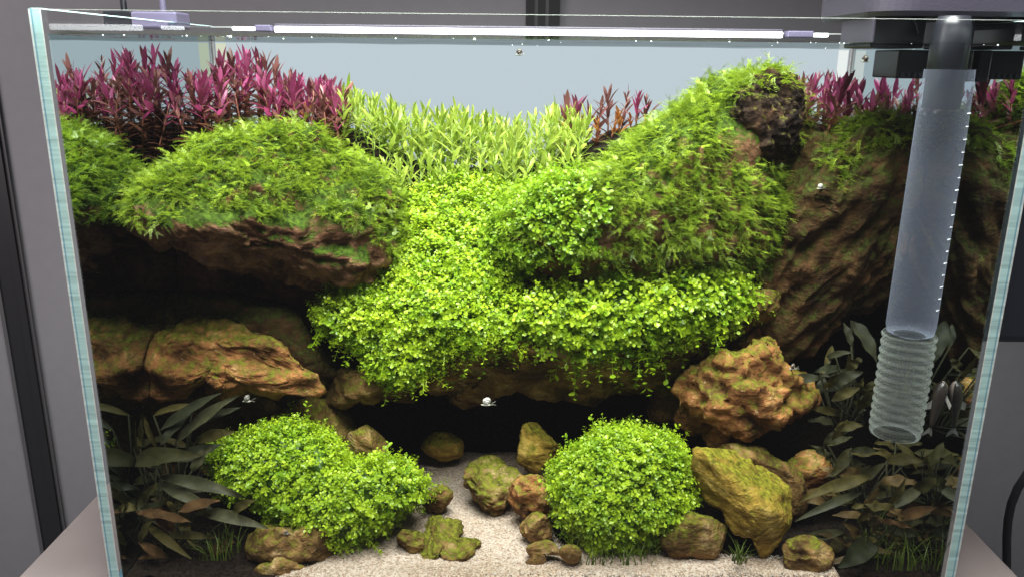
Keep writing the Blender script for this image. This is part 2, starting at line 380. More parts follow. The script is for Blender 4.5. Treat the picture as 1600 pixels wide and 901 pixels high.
for i, (yy, zz) in enumerate(prof):
    for x in gx[0]:
        k = 1+0.25*noise.noise(Vector((x*40, 3.1, 0)))
        vm.append((x, yy, WATER_Z+zz*k))
vm = np.array(vm); im = np.arange(len(vm)).reshape(len(prof), nx)+nv
q2 = np.stack([im[1:, :-1], im[1:, 1:], im[:-1, 1:], im[:-1, :-1]], -1).reshape(-1, 4)
tri = np.concatenate([tri, q2[:, [0, 1, 2]], q2[:, [0, 2, 3]]])
wo = link('water', mesh_np('water', np.concatenate([v, vm]), tri, smooth=True), 'water_skin'); tag(wo, kind='structure')

# light bar on the back rim, with clips and clear ends
lb = empty('light_bar', (0.02, YB-0.006, RIM_Z)); tag(lb, 'slim white glowing light bar along the back rim', 'light bar')
b0, b1 = P(430, 48, YB-0.006), P(1222, 50, YB-0.006)
zb = ZC+0.0198
rel(box('diffuser', (b0[0], b1[0], YB-0.010, YB-0.004, zb, zb+0.0052), 'led_glow', None, 0.001), lb)
rel(box('casing', (b0[0]-0.002, b1[0]+0.002, YB-0.0035, YB+0.004, zb-0.0002, zb+0.0078), 'grey_plastic', None, 0.001), lb)
for x0, x1, mt in ((P(404, 48, YB)[0], P(428, 48, YB)[0], 'lilac_plastic'), (P(1226, 48, YB)[0], P(1266, 48, YB)[0], 'lilac_plastic')):
    rel(box('clip', (x0, x1, YB-0.011, YB+0.003, zb+0.0005, zb+0.0062), mt, None, 0.001), lb)
for x0, x1 in ((P(368, 48, YB)[0], P(402, 48, YB)[0]), (P(1268, 48, YB)[0], P(1290, 48, YB)[0])):
    rel(box('end_light', (x0, x1, YB-0.010, YB-0.004, zb+0.0012, zb+0.0045), 'led_glow', None, 0.001), lb)

# lamp stand: clamp on the left part of the back rim, with two steel rods
ls = empty('lamp_stand', (-0.25, 0.25, RIM_Z)); tag(ls, 'grey clamp on the rim holding two thin steel rods', 'lamp stand')
YC = 0.20
a, b = P(203, 18, YC), P(277, 45, YC)
rel(box('clamp', (a[0], b[0], YC, YC+0.03, b[2], a[2]), 'lilac_plastic', None, 0.0015), ls)
a2, b2 = P(168, 18, YC+0.012), P(203, 40, YC+0.012)
rel(box('clamp_jaw', (a2[0], a[0]-0.0005, YC+0.002, YC+0.03, b2[2], a2[2]), 'black_plastic', None, 0.001), ls)
for px in (194, 255):
    p = P(px, 16, YC+0.015); rel(link('rod', tube_mesh('rod', [(p[0], p[1], p[2]-0.004), (p[0], p[1], p[2]+0.32)], 0.0026, 12), 'steel'), ls)

# ------------------------------------------------------------------ hang-on filter at the right
hf = empty('hang_on_filter', (0.30, 0.10, RIM_Z)); tag(hf, 'grey and black filter hung over the right glass with intake box', 'filter')
c0 = P(1356, 0, 0.05)[0]
zb_ = P(1450, 27, 0.045)[2]
def rounded_body():
    bm = bmesh.new(); prof = []
    x0, x1, y0, y1, r = c0, c0+0.19, 0.030, 0.15, 0.024
    for cx, cy, a0 in ((x0+r, y0+r, math.pi), (x1-r, y0+r, 1.5*math.pi), (x1-r, y1-r, 0), (x0+r, y1-r, 0.5*math.pi)):
        for k in range(9):
            a = a0+k/8*math.pi/2; prof.append((cx+r*math.cos(a), cy+r*math.sin(a)))
    rings = [(zb_, -0.0015), (zb_+0.003, 0), (zb_+0.05, 0.001), (zb_+0.057, -0.004)]
    cx, cy = (x0+x1)/2, (y0+y1)/2; vs = []
    for z, g in rings:
        vs.append([bm.verts.new((x+g*(1 if x > cx else -1), y+g*(1 if y > cy else -1), z)) for x, y in prof])
    n = len(prof)
    for r0, r1 in zip(vs, vs[1:]):
        for k in range(n): bm.faces.new((r0[k], r0[(k+1) % n], r1[(k+1) % n], r1[k]))
    bm.faces.new(vs[-1]); bm.faces.new(vs[0][::-1])
    return bm_mesh('body', bm, False)
rel(link('body', rounded_body(), 'grey_plastic'), hf)
# spout walls under the body
w0 = P(1364, 40, 0.05); w1 = P(1448, 40, 0.05)
rel(box('spout', (w0[0], w1[0], 0.05, 0.095, WATER_Z-0.002, zb_-0.0002), 'black_plastic', None, 0.001), hf)
rel(box('spout_wall', (w0[0]-0.002, w0[0]-0.0002, 0.045, 0.097, WATER_Z+0.001, zb_-0.0002), 'grey_plastic', None, 0.0005), hf)
rib = P(np.array([1425, 1432, 1436]), np.array([28, 38, 54]), np.array([0.048]*3)); rel(link('spout_rib', tube_mesh('spout_rib', rib, 0.0008, 6), 'grey_plastic'), hf)
nk = P(1466, 40, 0.05)
def lathe(name, prof, c, n=40, caps=False, smooth=True):
    vs = []; fs = []
    for r, z in prof:
        for k in range(n):
            a = 2*math.pi*k/n; vs.append((c[0]+r*math.cos(a), c[1]+r*math.sin(a), z))
    for i in range(len(prof)-1):
        for k in range(n): fs.append((i*n+k, i*n+(k+1) % n, (i+1)*n+(k+1) % n, (i+1)*n+k))
    if caps: fs += [tuple(range(n-1, -1, -1)), tuple((len(prof)-1)*n+k for k in range(n))]
    me = bpy.data.meshes.new(name); me.from_pydata(vs, [], fs)
    me.polygons.foreach_set('use_smooth', np.full(len(me.polygons), smooth)); return me
TY = 0.0235
t0 = P(1483, 115, TY)
tc_ = (t0[0], TY)
rel(link('intake_neck', lathe('intake_neck', [(0.009, zb_-0.0003), (0.0105, zb_-0.006), (0.0115, WATER_Z+0.002), (0.0110, ZC-0.028)], (tc_[0]-0.001, TY+0.002), caps=True), 'black_plastic'), hf)
rel(box('side_wall', (P(1490, 40, 0.062)[0], 0.303, 0.062, 0.10, WATER_Z-0.002, zb_-0.0002), 'grey_plastic', None, 0.001), hf)
k0 = P(1406, 75, 0.085); k1 = P(1500, 124, 0.085)
rel(box('intake_box', (k0[0], xi1-0.002, 0.085, 0.125, k1[2], WATER_Z-0.0025), 'black_plastic', None, 0.001), hf)
for i in range(9):
    x = k0[0]+0.003+i*0.0042; rel(box('box_tooth', (x, x+0.0022, 0.0838, 0.0849, k1[2]+0.001, k1[2]+0.004), 'grey_plastic'), hf)
k2 = P(1500, 128, 0.066)
rel(box('intake_box', (P(1500, 100, 0.066)[0], xi1-0.002, 0.066, 0.0845, k2[2], WATER_Z-0.0025), 'black_plastic', None, 0.001), hf)
m0 = P(1560, 400, 0.10)
zlow = P(1580, 523, 0.05)[2]
rel(box('motor_housing', (XR+0.004, XR+0.11, 0.03, 0.145, zlow, zb_-0.0002), 'black_plastic', None, 0.006, 3), hf)
# the clear intake tube with its scale and ribbed foot
R_T = 0.0168
zt_top, zt_mid, zt_bot = ZC-0.004, P(1432, 520, TY)[2], P(1408, 672, TY)[2]
it = empty('intake_tube', (tc_[0], TY, zt_bot)); tag(it, 'clear graduated plastic tube with ribbed lower end hanging in the water', 'tube')
rel(link('barrel', lathe('barrel', [(R_T*0.86, zt_top), (R_T*0.9, zt_mid+0.14), (R_T*0.93, zt_mid+0.006), (R_T*0.88, zt_mid+0.001), (R_T*0.6, zt_mid-0.001)], tc_), 'milky_plastic'), it)
prof = []
nr = 12
for i in range(nr*6+1):
    u = i/(nr*6); z = zt_mid-0.0005+(zt_bot-zt_mid)*u
    prof.append((R_T*(1.0+0.045*math.sin(u*nr*2*math.pi)), z))
prof += [(R_T*0.97, zt_bot-0.002), (R_T*0.82, zt_bot-0.003)]
rel(link('ribbed_foot', lathe('ribbed_foot', prof, tc_), 'ribbed_plastic'), it)
for i in range(17):
    z = ZC-0.030+(zt_mid+0.020-(ZC-0.030))*i/16
    long = 0.0030 if i % 2 else 0.0045
    th = math.radians(-52)
    pts = [(tc_[0]+R_T*0.945*math.cos(th+d), TY+R_T*0.945*math.sin(th+d), z) for d in np.linspace(-long/R_T/2, long/R_T/2, 4)]
    rel(link('scale_mark', tube_mesh('scale_mark', pts, 0.00042, 4), 'scale_print'), it)

# ------------------------------------------------------------------ ground
def height_sheet(name, x0, x1, y0, y1, nx, ny, fz, mat):
    gx, gy = np.meshgrid(np.linspace(x0, x1, nx), np.linspace(y0, y1, ny))
    gz = np.vectorize(fz)(gx, gy); v = np.stack([gx, gy, gz], -1).reshape(-1, 3)
    idx = np.arange(nx*ny).reshape(ny, nx); q = np.stack([idx[:-1, :-1], idx[:-1, 1:], idx[1:, 1:], idx[1:, :-1]], -1).reshape(-1, 4)
    return link(name, mesh_np(name, v, np.concatenate([q[:, [0, 1, 2]], q[:, [0, 2, 3]]]), smooth=True), mat)
nz = lambda x, y, s, o=0.0: noise.noise(Vector((x*s, y*s, o)))
g = height_sheet('soil_ground', xi0+0.0005, xi1-0.0005, 0.0035, 0.21, 120, 50, lambda x, y: SAND_Z-0.002+0.0025*nz(x, y, 60)+0.0015*nz(x, y, 220), 'soil'); tag(g, kind='structure')
box('soil_bed', (xi0+0.0005, xi1-0.0005, 0.0062, 0.21, 0.009, SAND_Z-0.008), 'soil', g)
sand_poly = [(395, 910), (470, 880), (560, 840), (600, 800), (640, 760), (650, 700), (690, 680), (830, 680), (870, 720), (850, 800), (880, 850), (1010, 860), (1150, 865), (1300, 870), (1330, 910)]
def sand_h(x, y):
    p = proj(np.array([[x, y, SAND_Z]]))
    w = 0
    for dx, dy in ((0, 0), (14, 0), (-14, 0), (0, 10), (0, -10)): w += inpoly(p+np.array([[dx, dy]]), sand_poly)[0]
    return SAND_Z-0.006+0.0078*w/5+0.0009*nz(x, y, 70, 2.0)
sd = height_sheet('sand', -0.21, 0.24, 0.0036, 0.205, 150, 66, sand_h, 'sand'); tag(sd, kind='structure')
# loose grains
oct_v = np.array([(1, 0, 0), (-1, 0, 0), (0, 1, 0), (0, -1, 0), (0, 0, 1), (0, 0, -1)], float)
oct_f = np.array([(0, 2, 4), (2, 1, 4), (1, 3, 4), (3, 0, 4), (2, 0, 5), (1, 2, 5), (3, 1, 5), (0, 3, 5)])
def frames(axis, up):
    a = axis/np.linalg.norm(axis, axis=1)[:, None]
    x = np.cross(up, a); x /= np.linalg.norm(x, axis=1)[:, None]+1e-9
    y = np.cross(a, x); return np.stack([x, y, a], -1)        # columns
def place(tv, tf, loc, Rm, sc):
    """many copies of a small template as one array"""
    M = len(loc); sc = np.asarray(sc)
    if sc.ndim == 1: sc = np.repeat(sc[:, None], 3, 1)
    v = np.einsum('mij,mkj->mki', Rm, tv[None]*sc[:, None, :])+loc[:, None, :]
    f = tf[None]+(np.arange(M)*len(tv))[:, None, None]
    return v.reshape(-1, 3), f.reshape(-1, 3)
cand = np.stack([rng.uniform(-0.2, 0.235, 30000), rng.uniform(0.007, 0.2, 30000), np.full(30000, SAND_Z+0.0015)], -1)
cand = cand[inpoly(proj(cand), sand_poly)][:11000]
cand[:, 2] += 0.0009*np.array([nz(x, y, 70, 2.0) for x, y in cand[:, :2]])
M = len(cand)
gv, gf = place(oct_v, oct_f, cand, frames(rng.normal(size=(M, 3)), rng.normal(size=(M, 3))), rng.uniform(0.0004, 0.0009, (M, 3)))
so = link('sand_grains', mesh_np('sand_grains', gv, gf, np.repeat(rng.random(M), 6)), 'sand_grain')
tag(so, 'loose pale sand grains on the open sand path', 'sand', kind='stuff')
# dark soil bank that carries the back plants, its face closing the cave
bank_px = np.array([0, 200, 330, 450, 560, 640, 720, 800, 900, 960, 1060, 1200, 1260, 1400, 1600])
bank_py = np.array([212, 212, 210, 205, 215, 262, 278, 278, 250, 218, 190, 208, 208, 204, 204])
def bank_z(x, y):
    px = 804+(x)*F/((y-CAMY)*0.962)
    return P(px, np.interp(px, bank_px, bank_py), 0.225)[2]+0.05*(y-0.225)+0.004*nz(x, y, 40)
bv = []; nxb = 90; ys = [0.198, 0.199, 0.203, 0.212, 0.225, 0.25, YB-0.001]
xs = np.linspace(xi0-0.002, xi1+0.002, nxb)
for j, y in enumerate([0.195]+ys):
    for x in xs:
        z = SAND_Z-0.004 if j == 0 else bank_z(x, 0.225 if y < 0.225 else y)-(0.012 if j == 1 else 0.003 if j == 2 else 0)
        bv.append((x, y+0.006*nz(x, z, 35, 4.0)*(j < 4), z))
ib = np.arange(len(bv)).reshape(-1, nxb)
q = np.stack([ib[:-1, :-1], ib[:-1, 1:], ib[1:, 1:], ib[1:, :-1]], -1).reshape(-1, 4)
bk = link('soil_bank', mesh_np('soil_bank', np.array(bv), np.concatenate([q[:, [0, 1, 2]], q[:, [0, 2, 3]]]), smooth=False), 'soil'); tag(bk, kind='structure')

# ------------------------------------------------------------------ stones
def ico(sub):
    bm = bmesh.new(); bmesh.ops.create_icosphere(bm, subdivisions=sub, radius=1)
    v = np.array([x.co[:] for x in bm.verts]); f = np.array([[y.index for y in x.verts] for x in bm.faces]); bm.free(); return v, f
ICO = {k: ico(k) for k in (2, 3, 4, 5, 6)}
BASE = {}
def blob(poly, yfun, T, sub=5, amp=0.006, freq=30.0, seed=0.0, square=0.75, strata=0.0, pits=0.0, flatten=0.8, cuts=0, cutd=(0.62, 0.92), grain=0.0, gdir=(0.55, 0.0, 0.83)):
    """closed lump: outline traced in the photo, own depth and thickness, then broken up"""
    poly = np.array(poly, float); c = (poly.min(0)+poly.max(0))/2*0.4+poly.mean(0)*0.6
    d = poly-c; an = np.arctan2(d[:, 1], d[:, 0]); r = np.hypot(d[:, 0], d[:, 1]); od = np.argsort(an)
    an, r = an[od], r[od]; an = np.concatenate([an-2*math.pi, an, an+2*math.pi]); r = np.tile(r, 3)
    v, f = ICO[sub]
    th = np.arctan2(-v[:, 2], v[:, 0]); s = np.sqrt(v[:, 0]**2+v[:, 2]**2); rr = np.interp(th, an, r)
    s = s**square
    px = c[0]+np.cos(th)*rr*s; py = c[1]+np.sin(th)*rr*s
    yy = np.sign(v[:, 1])*np.abs(v[:, 1])**flatten
    ym = yfun(px, py) if callable(yfun) else np.full(len(px), float(yfun))
    Y = ym+T*yy
    co = P(px, py, Y)
    if cuts:                       # knock flat faces off, as broken stone has
        rc = np.random.default_rng(int(seed*101)+5); lo, hi = co.min(0), co.max(0); cen = (lo+hi)/2; u = (co-cen)/((hi-lo)/2)
        for _ in range(cuts):
            nd = rc.normal(size=3); nd /= np.linalg.norm(nd); dd = u@nd; lim = dd.max()*rc.uniform(*cutd)
            u = u-np.maximum(0, dd-lim)[:, None]*nd*0.94
        l2, h2 = u.min(0), u.max(0); u = (u-(l2+h2)/2)/((h2-l2)/2); co = cen+u*(hi-lo)/2
    me = mesh_np('tmp', co, f, smooth=True); n = np.zeros(len(co)*3, np.float32); me.vertices.foreach_get('normal', n); n = n.reshape(-1, 3); bpy.data.meshes.remove(me)
    if n[0] @ (co[0]-co.mean(0)) < 0: n = -n; f = f[:, ::-1]
    sv = Vector((seed, seed*1.7, -seed))
    out = np.empty_like(co); gd = Vector(gdir).normalized()
    for i in range(len(co)):
        p = Vector(co[i])*freq+sv
        h = noise.noise(p)*0.55+(0.5-abs(noise.noise(p*2.1)))*0.45+noise.noise(p*6.0)*0.16
        if sub >= 5: h += (0.5-abs(noise.noise(p*11.0)))*0.16
        if pits:
            q = Vector((p.x, p.y, p.z*1.9+p.x*0.45))+noise.noise_vector(p*1.4)*0.3       # slabs broken along tilted beds
            for fr, am in ((0.95, 1.25), (2.3, 0.5)):
                vd, vp = noise.voronoi(q*fr); g = q*fr-vp[0]
                dr = noise.noise_vector(vp[0]*3.7+sv)
                h += pits*am*(g.dot(dr)*1.5+0.45*noise.noise(vp[0]*5.3))
                h -= pits*am*max(0, 0.10-(vd[1]-vd[0]))*3.0
        if grain:
            q = p-gd*(p.dot(gd)*0.88); h += grain*((0.5-abs(noise.noise(q*2.2)))*1.6+(0.5-abs(noise.noise(q*5.0)))*0.7)
        if strata:
            q = Vector((p.x*0.5, p.y*0.5, p.z*2.6+p.x*0.5)); h += strata*0.4*(abs(noise.noise(q))*2-0.5)
            tt = (p.z+p.x*0.22)*1.15+noise.noise(p*0.8)*0.8+noise.noise(p*3.0)*0.12; fr = tt-math.floor(tt)
            h += strata*1.1*(min(1.0, fr*1.6)*(1.0 if fr < 0.72 else (1-fr)/0.28)-0.4)*(0.6+0.5*noise.noise(Vector((math.floor(tt)*3.1, p.x*0.6, p.y*0.6))))
        out[i] = co[i]+n[i]*amp*h
    out[:, 1] = np.maximum(out[:, 1], 0.0065+0.004*(out[:, 1] < 0.0065)*0)
    out[:, 0] = np.clip(out[:, 0], xi0+0.0006, xi1-0.0006)
    return out, f
def rock(name, poly, y, T, mat, label, sub=5, **kw):
    v, f = blob(poly, y, T, sub, **kw)
    o = link(name, mesh_np(name, v, f, smooth=True), mat); tag(o, label, 'rock', 'stones of the aquascape')
    BASE[label] = (v, f); return o
lin = lambda p0, y0, p1, y1: (lambda px, py: np.interp(py, [p0, p1], [y0, y1]))
ST = dict(strata=0.4, pits=0.45, cuts=12)
K_LB = 'large overhanging boulder with a moss cap at left'
rock('boulder', [(200, 315), (228, 286), (295, 246), (380, 212), (470, 206), (552, 230), (602, 272), (622, 325), (618, 375), (585, 418), (548, 446), (490, 444), (430, 428), (370, 408), (310, 388), (245, 368), (205, 348)], (lambda px, py: np.interp(px, [185, 300, 420, 630], [0.052, 0.102, 0.140, 0.165])+0.00006*(330-py)), 0.062, 'stone_mossbed', K_LB, 6, amp=0.009, freq=38, seed=1, strata=0.3, pits=0.8, cuts=10, cutd=(0.75, 0.95))
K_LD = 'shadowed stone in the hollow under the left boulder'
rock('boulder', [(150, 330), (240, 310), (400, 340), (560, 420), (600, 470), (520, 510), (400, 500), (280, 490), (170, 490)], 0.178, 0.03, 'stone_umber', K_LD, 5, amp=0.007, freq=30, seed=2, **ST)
K_RB = 'big moss covered boulder rising right of centre'
rock('boulder', [(935, 275), (1005, 222), (1060, 182), (1140, 130), (1195, 118), (1232, 132), (1250, 165), (1255, 205), (1225, 240), (1225, 310), (1215, 390), (1165, 430), (1080, 445), (960, 445), (880, 435), (800, 412), (760, 385), (800, 330), (860, 295)], lin(100, 0.175, 440, 0.150), 0.075, 'stone_mossbed', K_RB, 5, amp=0.009, freq=42, seed=3, strata=0.2, pits=0.4)
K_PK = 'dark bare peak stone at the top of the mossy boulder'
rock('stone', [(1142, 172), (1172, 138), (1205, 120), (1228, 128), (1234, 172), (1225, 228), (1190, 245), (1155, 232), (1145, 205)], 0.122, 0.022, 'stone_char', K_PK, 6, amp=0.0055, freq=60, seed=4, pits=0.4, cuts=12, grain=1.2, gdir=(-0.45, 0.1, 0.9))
K_RT = 'tall dark slanting stone beside the clear tube'
rock('boulder', [(1200, 240), (1250, 216), (1300, 228), (1375, 200), (1440, 195), (1470, 230), (1450, 330), (1395, 390), (1335, 455), (1275, 520), (1215, 548), (1180, 500), (1190, 400), (1210, 330)], lin(200, 0.145, 540, 0.160), 0.042, 'stone_olive', K_RT, 6, amp=0.007, freq=34, seed=5, strata=0.0, pits=0.35, cuts=14, grain=1.3)
K_LS = 'orange layered shelf stone jutting out at lower left'
rock('stone', [(214, 582), (228, 556), (270, 536), (320, 522), (395, 532), (462, 556), (512, 584), (500, 612), (445, 612), (380, 596), (325, 588), (290, 605), (250, 612), (222, 604)], 0.108, 0.04, 'stone_rust', K_LS, 6, amp=0.0062, freq=38, seed=6, strata=1.0, pits=0.45, cuts=14, cutd=(0.6, 0.92))
K_LM = 'dull green topped stone above the orange shelf'
rock('stone', [(135, 520), (200, 480), (320, 468), (420, 480), (500, 520), (540, 560), (500, 575), (320, 545), (150, 570)], 0.150, 0.045, 'stone_olive', K_LM, 5, amp=0.006, freq=38, seed=7, **ST)
rock('stone', [(235, 650), (300, 612), (400, 612), (490, 635), (450, 700), (300, 710)], 0.155, 0.03, 'stone_tan', 'brown stone in shade below the orange shelf', 5, amp=0.004, freq=40, seed=8, **ST)
rock('stone', [(412, 700), (430, 655), (490, 622), (528, 640), (552, 680), (530, 720), (430, 730)], lin(620, 0.135, 730, 0.11), 0.028, 'stone_tan', 'mossy tan stone leaning behind the lower left bush', 5, amp=0.004, freq=48, seed=9, **ST)
rock('stone', [(535, 700), (550, 675), (580, 668), (602, 685), (600, 710), (560, 715)], 0.10, 0.014, 'stone_tan', 'small tan stone peeking over the lower left bush', 5, amp=0.003, freq=60, seed=10, pits=0.35, strata=0.2, cuts=12)
rock('stone', [(503, 600), (530, 585), (590, 585), (645, 600), (640, 625), (590, 618), (560, 622), (532, 634), (508, 622)], 0.125, 0.028, 'stone_tan', 'rounded brown stone at the left foot of the arch', 5, amp=0.004, freq=55, seed=11, **ST)
K_CL = 'long brown arch stone spanning the dark cave'
rock('boulder', [(560, 560), (640, 510), (760, 485), (900, 470), (1050, 458), (1150, 445), (1200, 455), (1216, 485), (1170, 515), (1110, 545), (1052, 588), (960, 606), (880, 616), (810, 604), (762, 592), (715, 608), (665, 636), (610, 626)], 0.140, 0.046, 'stone_tan', K_CL, 6, amp=0.0065, freq=36, seed=12, strata=0.7, pits=0.45, cuts=14, cutd=(0.65, 0.95))
rock('stone', [(1160, 470), (1185, 450), (1212, 458), (1217, 485), (1195, 505), (1165, 508)], 0.118, 0.018, 'stone_green', 'green knob at the right tip of the arch stone', 5, amp=0.003, freq=60, seed=13, pits=0.35, strata=0.2, cuts=12)
K_MR = 'craggy orange stone with green patches at middle right'
rock('stone', [(1055, 610), (1080, 575), (1150, 560), (1215, 540), (1285, 560), (1280, 605), (1270, 645), (1225, 680), (1175, 688), (1110, 672), (1062, 645)], 0.105, 0.042, 'stone_rust', K_MR, 6, amp=0.010, freq=32, seed=14, strata=0.55, pits=0.55, cuts=16, cutd=(0.5, 0.9))
rock('stone', [(1140, 540), (1165, 520), (1205, 520), (1215, 545), (1180, 560)], 0.135, 0.02, 'stone_rust', 'reddish lump behind the craggy orange stone', 5, amp=0.003, freq=60, seed=15, pits=0.35, strata=0.2, cuts=12)
rock('stone', [(1020, 610), (1060, 540), (1160, 520), (1200, 560), (1120, 640), (1040, 660)], 0.165, 0.03, 'stone_tan', 'stone in shade under the right end of the arch', 5, amp=0.005, freq=45, seed=16, **ST)
rock('stone', [(1083, 720), (1090, 688), (1112, 695), (1160, 735), (1225, 785), (1238, 830), (1226, 882), (1185, 870), (1160, 825), (1120, 790), (1085, 760)], lin(690, 0.062, 880, 0.026), 0.017, 'stone_ochre', 'yellow green slab leaning down to the sand at right', 5, amp=0.003, freq=60, seed=17, pits=0.45, square=0.6, cuts=14)
rock('stone', [(1110, 715), (1135, 700), (1180, 695), (1220, 715), (1262, 750), (1255, 800), (1190, 770), (1130, 745)], 0.082, 0.022, 'stone_tan', 'tan stone behind the leaning yellow slab', 5, amp=0.004, freq=55, seed=18, **ST)
rock('stone', [(1225, 745), (1245, 715), (1285, 708), (1295, 730), (1270, 760)], 0.095, 0.014, 'stone_rust', 'small rusty stone under the craggy orange stone', 5, amp=0.003, freq=60, seed=19, pits=0.35, strata=0.2, cuts=12)
rock('stone', [(1030, 855), (1055, 822), (1105, 800), (1136, 828), (1128, 858), (1080, 870)], 0.036, 0.014, 'stone_green', 'greenish stone between lower right bush and slab', 5, amp=0.003, freq=55, seed=20, pits=0.35, strata=0.2, cuts=12)
rock('stone', [(1222, 880), (1245, 848), (1290, 850), (1300, 880), (1265, 900), (1228, 898)], 0.022, 0.011, 'stone_tan', 'tan stone at the foot of the leaning slab', 5, amp=0.003, freq=60, seed=21, pits=0.35, strata=0.2, cuts=12)
rock('stone', [(658, 706), (672, 683), (690, 681), (724, 709), (706, 717), (678, 714)], 0.163, 0.012, 'stone_ochre', 'pointed yellow stone at the cave mouth', 5, amp=0.002, freq=60, seed=22, pits=0.35, strata=0.2, cuts=12)
rock('stone', [(810, 690), (836, 663), (862, 670), (872, 700), (856, 735), (830, 728)], 0.125, 0.016, 'stone_ochre', 'upright yellow stone left of the lower right bush', 5, amp=0.003, freq=60, seed=23, pits=0.35, strata=0.2, cuts=12)
rock('stone', [(722, 738), (748, 725), (800, 722), (818, 745), (806, 772), (792, 800), (758, 792), (745, 766)], lin(720, 0.112, 795, 0.086), 0.013, 'stone_green', 'pitted green stone in the middle of the sand', 5, amp=0.005, freq=70, seed=24, pits=0.7, cuts=12)
rock('stone', [(796, 760), (820, 742), (852, 745), (866, 780), (850, 812), (815, 800)], 0.072, 0.014, 'stone_rust', 'red brown stone beside the lower right bush', 5, amp=0.004, freq=60, seed=25, pits=0.5, cuts=12)
rock('stone', [(812, 820), (830, 805), (855, 812), (862, 835), (842, 846), (825, 838)], 0.048, 0.010, 'stone_tan', 'brown chip in front of the red brown stone', 5, amp=0.003, freq=70, seed=26, pits=0.35, strata=0.2, cuts=12)
rock('stone', [(815, 882), (822, 856), (845, 846), (868, 852), (876, 868), (850, 864), (832, 870)], 0.025, 0.006, 'stone_tan', 'curved brown shard lying on the front sand', 4, amp=0.0015, freq=80, seed=27, cuts=8)
rock('pebble', [(874, 858), (890, 850), (905, 856), (908, 872), (895, 880), (880, 873)], 0.020, 0.007, 'stone_tan', 'smooth tan pebble before the lower right bush', 4, amp=0.0007, freq=60, seed=28)
rock('stone', [(655, 872), (664, 845), (672, 812), (695, 808), (722, 815), (752, 846), (742, 856), (712, 842), (690, 860), (668, 880)], lin(805, 0.062, 880, 0.024), 0.008, 'stone_green', 'jagged green shard lying on the sand', 5, amp=0.0045, freq=110, seed=29, pits=0.5, cuts=10)
rock('stone', [(620, 850), (632, 828), (655, 832), (662, 856), (640, 868)], 0.038, 0.009, 'stone_green', 'small green chip between bush and jagged shard', 5, amp=0.002, freq=70, seed=30, pits=0.35, strata=0.2, cuts=12)
rock('stone', [(660, 775), (682, 756), (706, 770), (704, 792), (680, 798), (664, 792)], 0.088, 0.011, 'stone_green', 'mossy chip at the right edge of the lower left bush', 5, amp=0.003, freq=70, seed=31, pits=0.35, strata=0.2, cuts=12)
rock('stone', [(383, 855), (400, 826), (445, 832), (480, 822), (505, 845), (524, 864), (500, 872), (430, 882), (390, 874)], 0.030, 0.018, 'stone_tan', 'tan jagged stone before the lower left bush', 5, amp=0.004, freq=60, seed=32, **ST)
rock('stone', [(395, 892), (420, 880), (460, 882), (480, 895), (450, 906), (405, 906)], 0.014, 0.006, 'stone_tan', 'low pale stone against the front glass at left', 5, amp=0.002, freq=80, seed=33, pits=0.35, strata=0.2, cuts=12)

# ------------------------------------------------------------------ carpet plants and moss
def pick(v, f, n, poly=None, upmin=-2.0, ymax=1.0):
    """n random points with normals on a base surface"""
    a, b, c = v[f[:, 0]], v[f[:, 1]], v[f[:, 2]]
    nn = np.cross(b-a, c-a); ar = np.linalg.norm(nn, axis=1); nn = nn/(ar[:, None]+1e-12)
    cen = (a+b+c)/3
    ok = (nn[:, 2] > upmin) & (cen[:, 1] < ymax)
    if poly is not None: ok &= inpoly(proj(cen), poly)
    w = ar*ok; w = w/w.sum()
    i = rng.choice(len(f), n, p=w); r1 = np.sqrt(rng.random(n)); r2 = rng.random(n)
    p = a[i]*(1-r1)[:, None]+b[i]*(r1*(1-r2))[:, None]+c[i]*(r1*r2)[:, None]
    return p, nn[i]
def sprig(n_pair, L, leaf, bend, seed):
    """short creeping stem with pairs of round leaves; unit scale metres"""
    r = np.random.default_rng(seed); V = []; Fc = []; 
    pts = [np.array([bend*L*(u**2), 0, L*u]) for u in np.linspace(0, 1, n_pair+1)]
    w = leaf*0.055
    for i in range(n_pair):
        k = len(V); a, b = pts[i], pts[i+1]
        V += [a+[0, -w, 0], a+[0, w, 0], b+[0, w, 0], b+[0, -w, 0]]; Fc += [(k, k+1, k+2), (k, k+2, k+3)]
    for i in range(1, n_pair+1):
        az0 = i*math.pi/2+r.uniform(-0.4, 0.4)
        for s in (0, math.pi):
            az = az0+s+r.uniform(-0.3, 0.3); el = r.uniform(0.15, 0.75)
            d = np.array([math.cos(az)*math.cos(el), math.sin(az)*math.cos(el), math.sin(el)])
            sd = np.array([-math.sin(az), math.cos(az), 0]); up = np.cross(d, sd)
            sz = leaf*r.uniform(0.75, 1.15)*(0.7 if i == n_pair else 1); b0 = pts[i]+d*leaf*0.15
            k = len(V)
            out = [(0, 0, 0), (0.28, 0.36, 0.06), (0.68, 0.40, 0.05), (1.0, 0.0, -0.06), (0.68, -0.40, 0.05), (0.28, -0.36, 0.06)]
            V += [b0+sz*(x*d+y*sd+z*up) for x, y, z in out]
            Fc += [(k, k+2, k+1), (k, k+3, k+2), (k, k+4, k+3), (k, k+5, k+4)]
    return np.array(V), np.array(Fc)
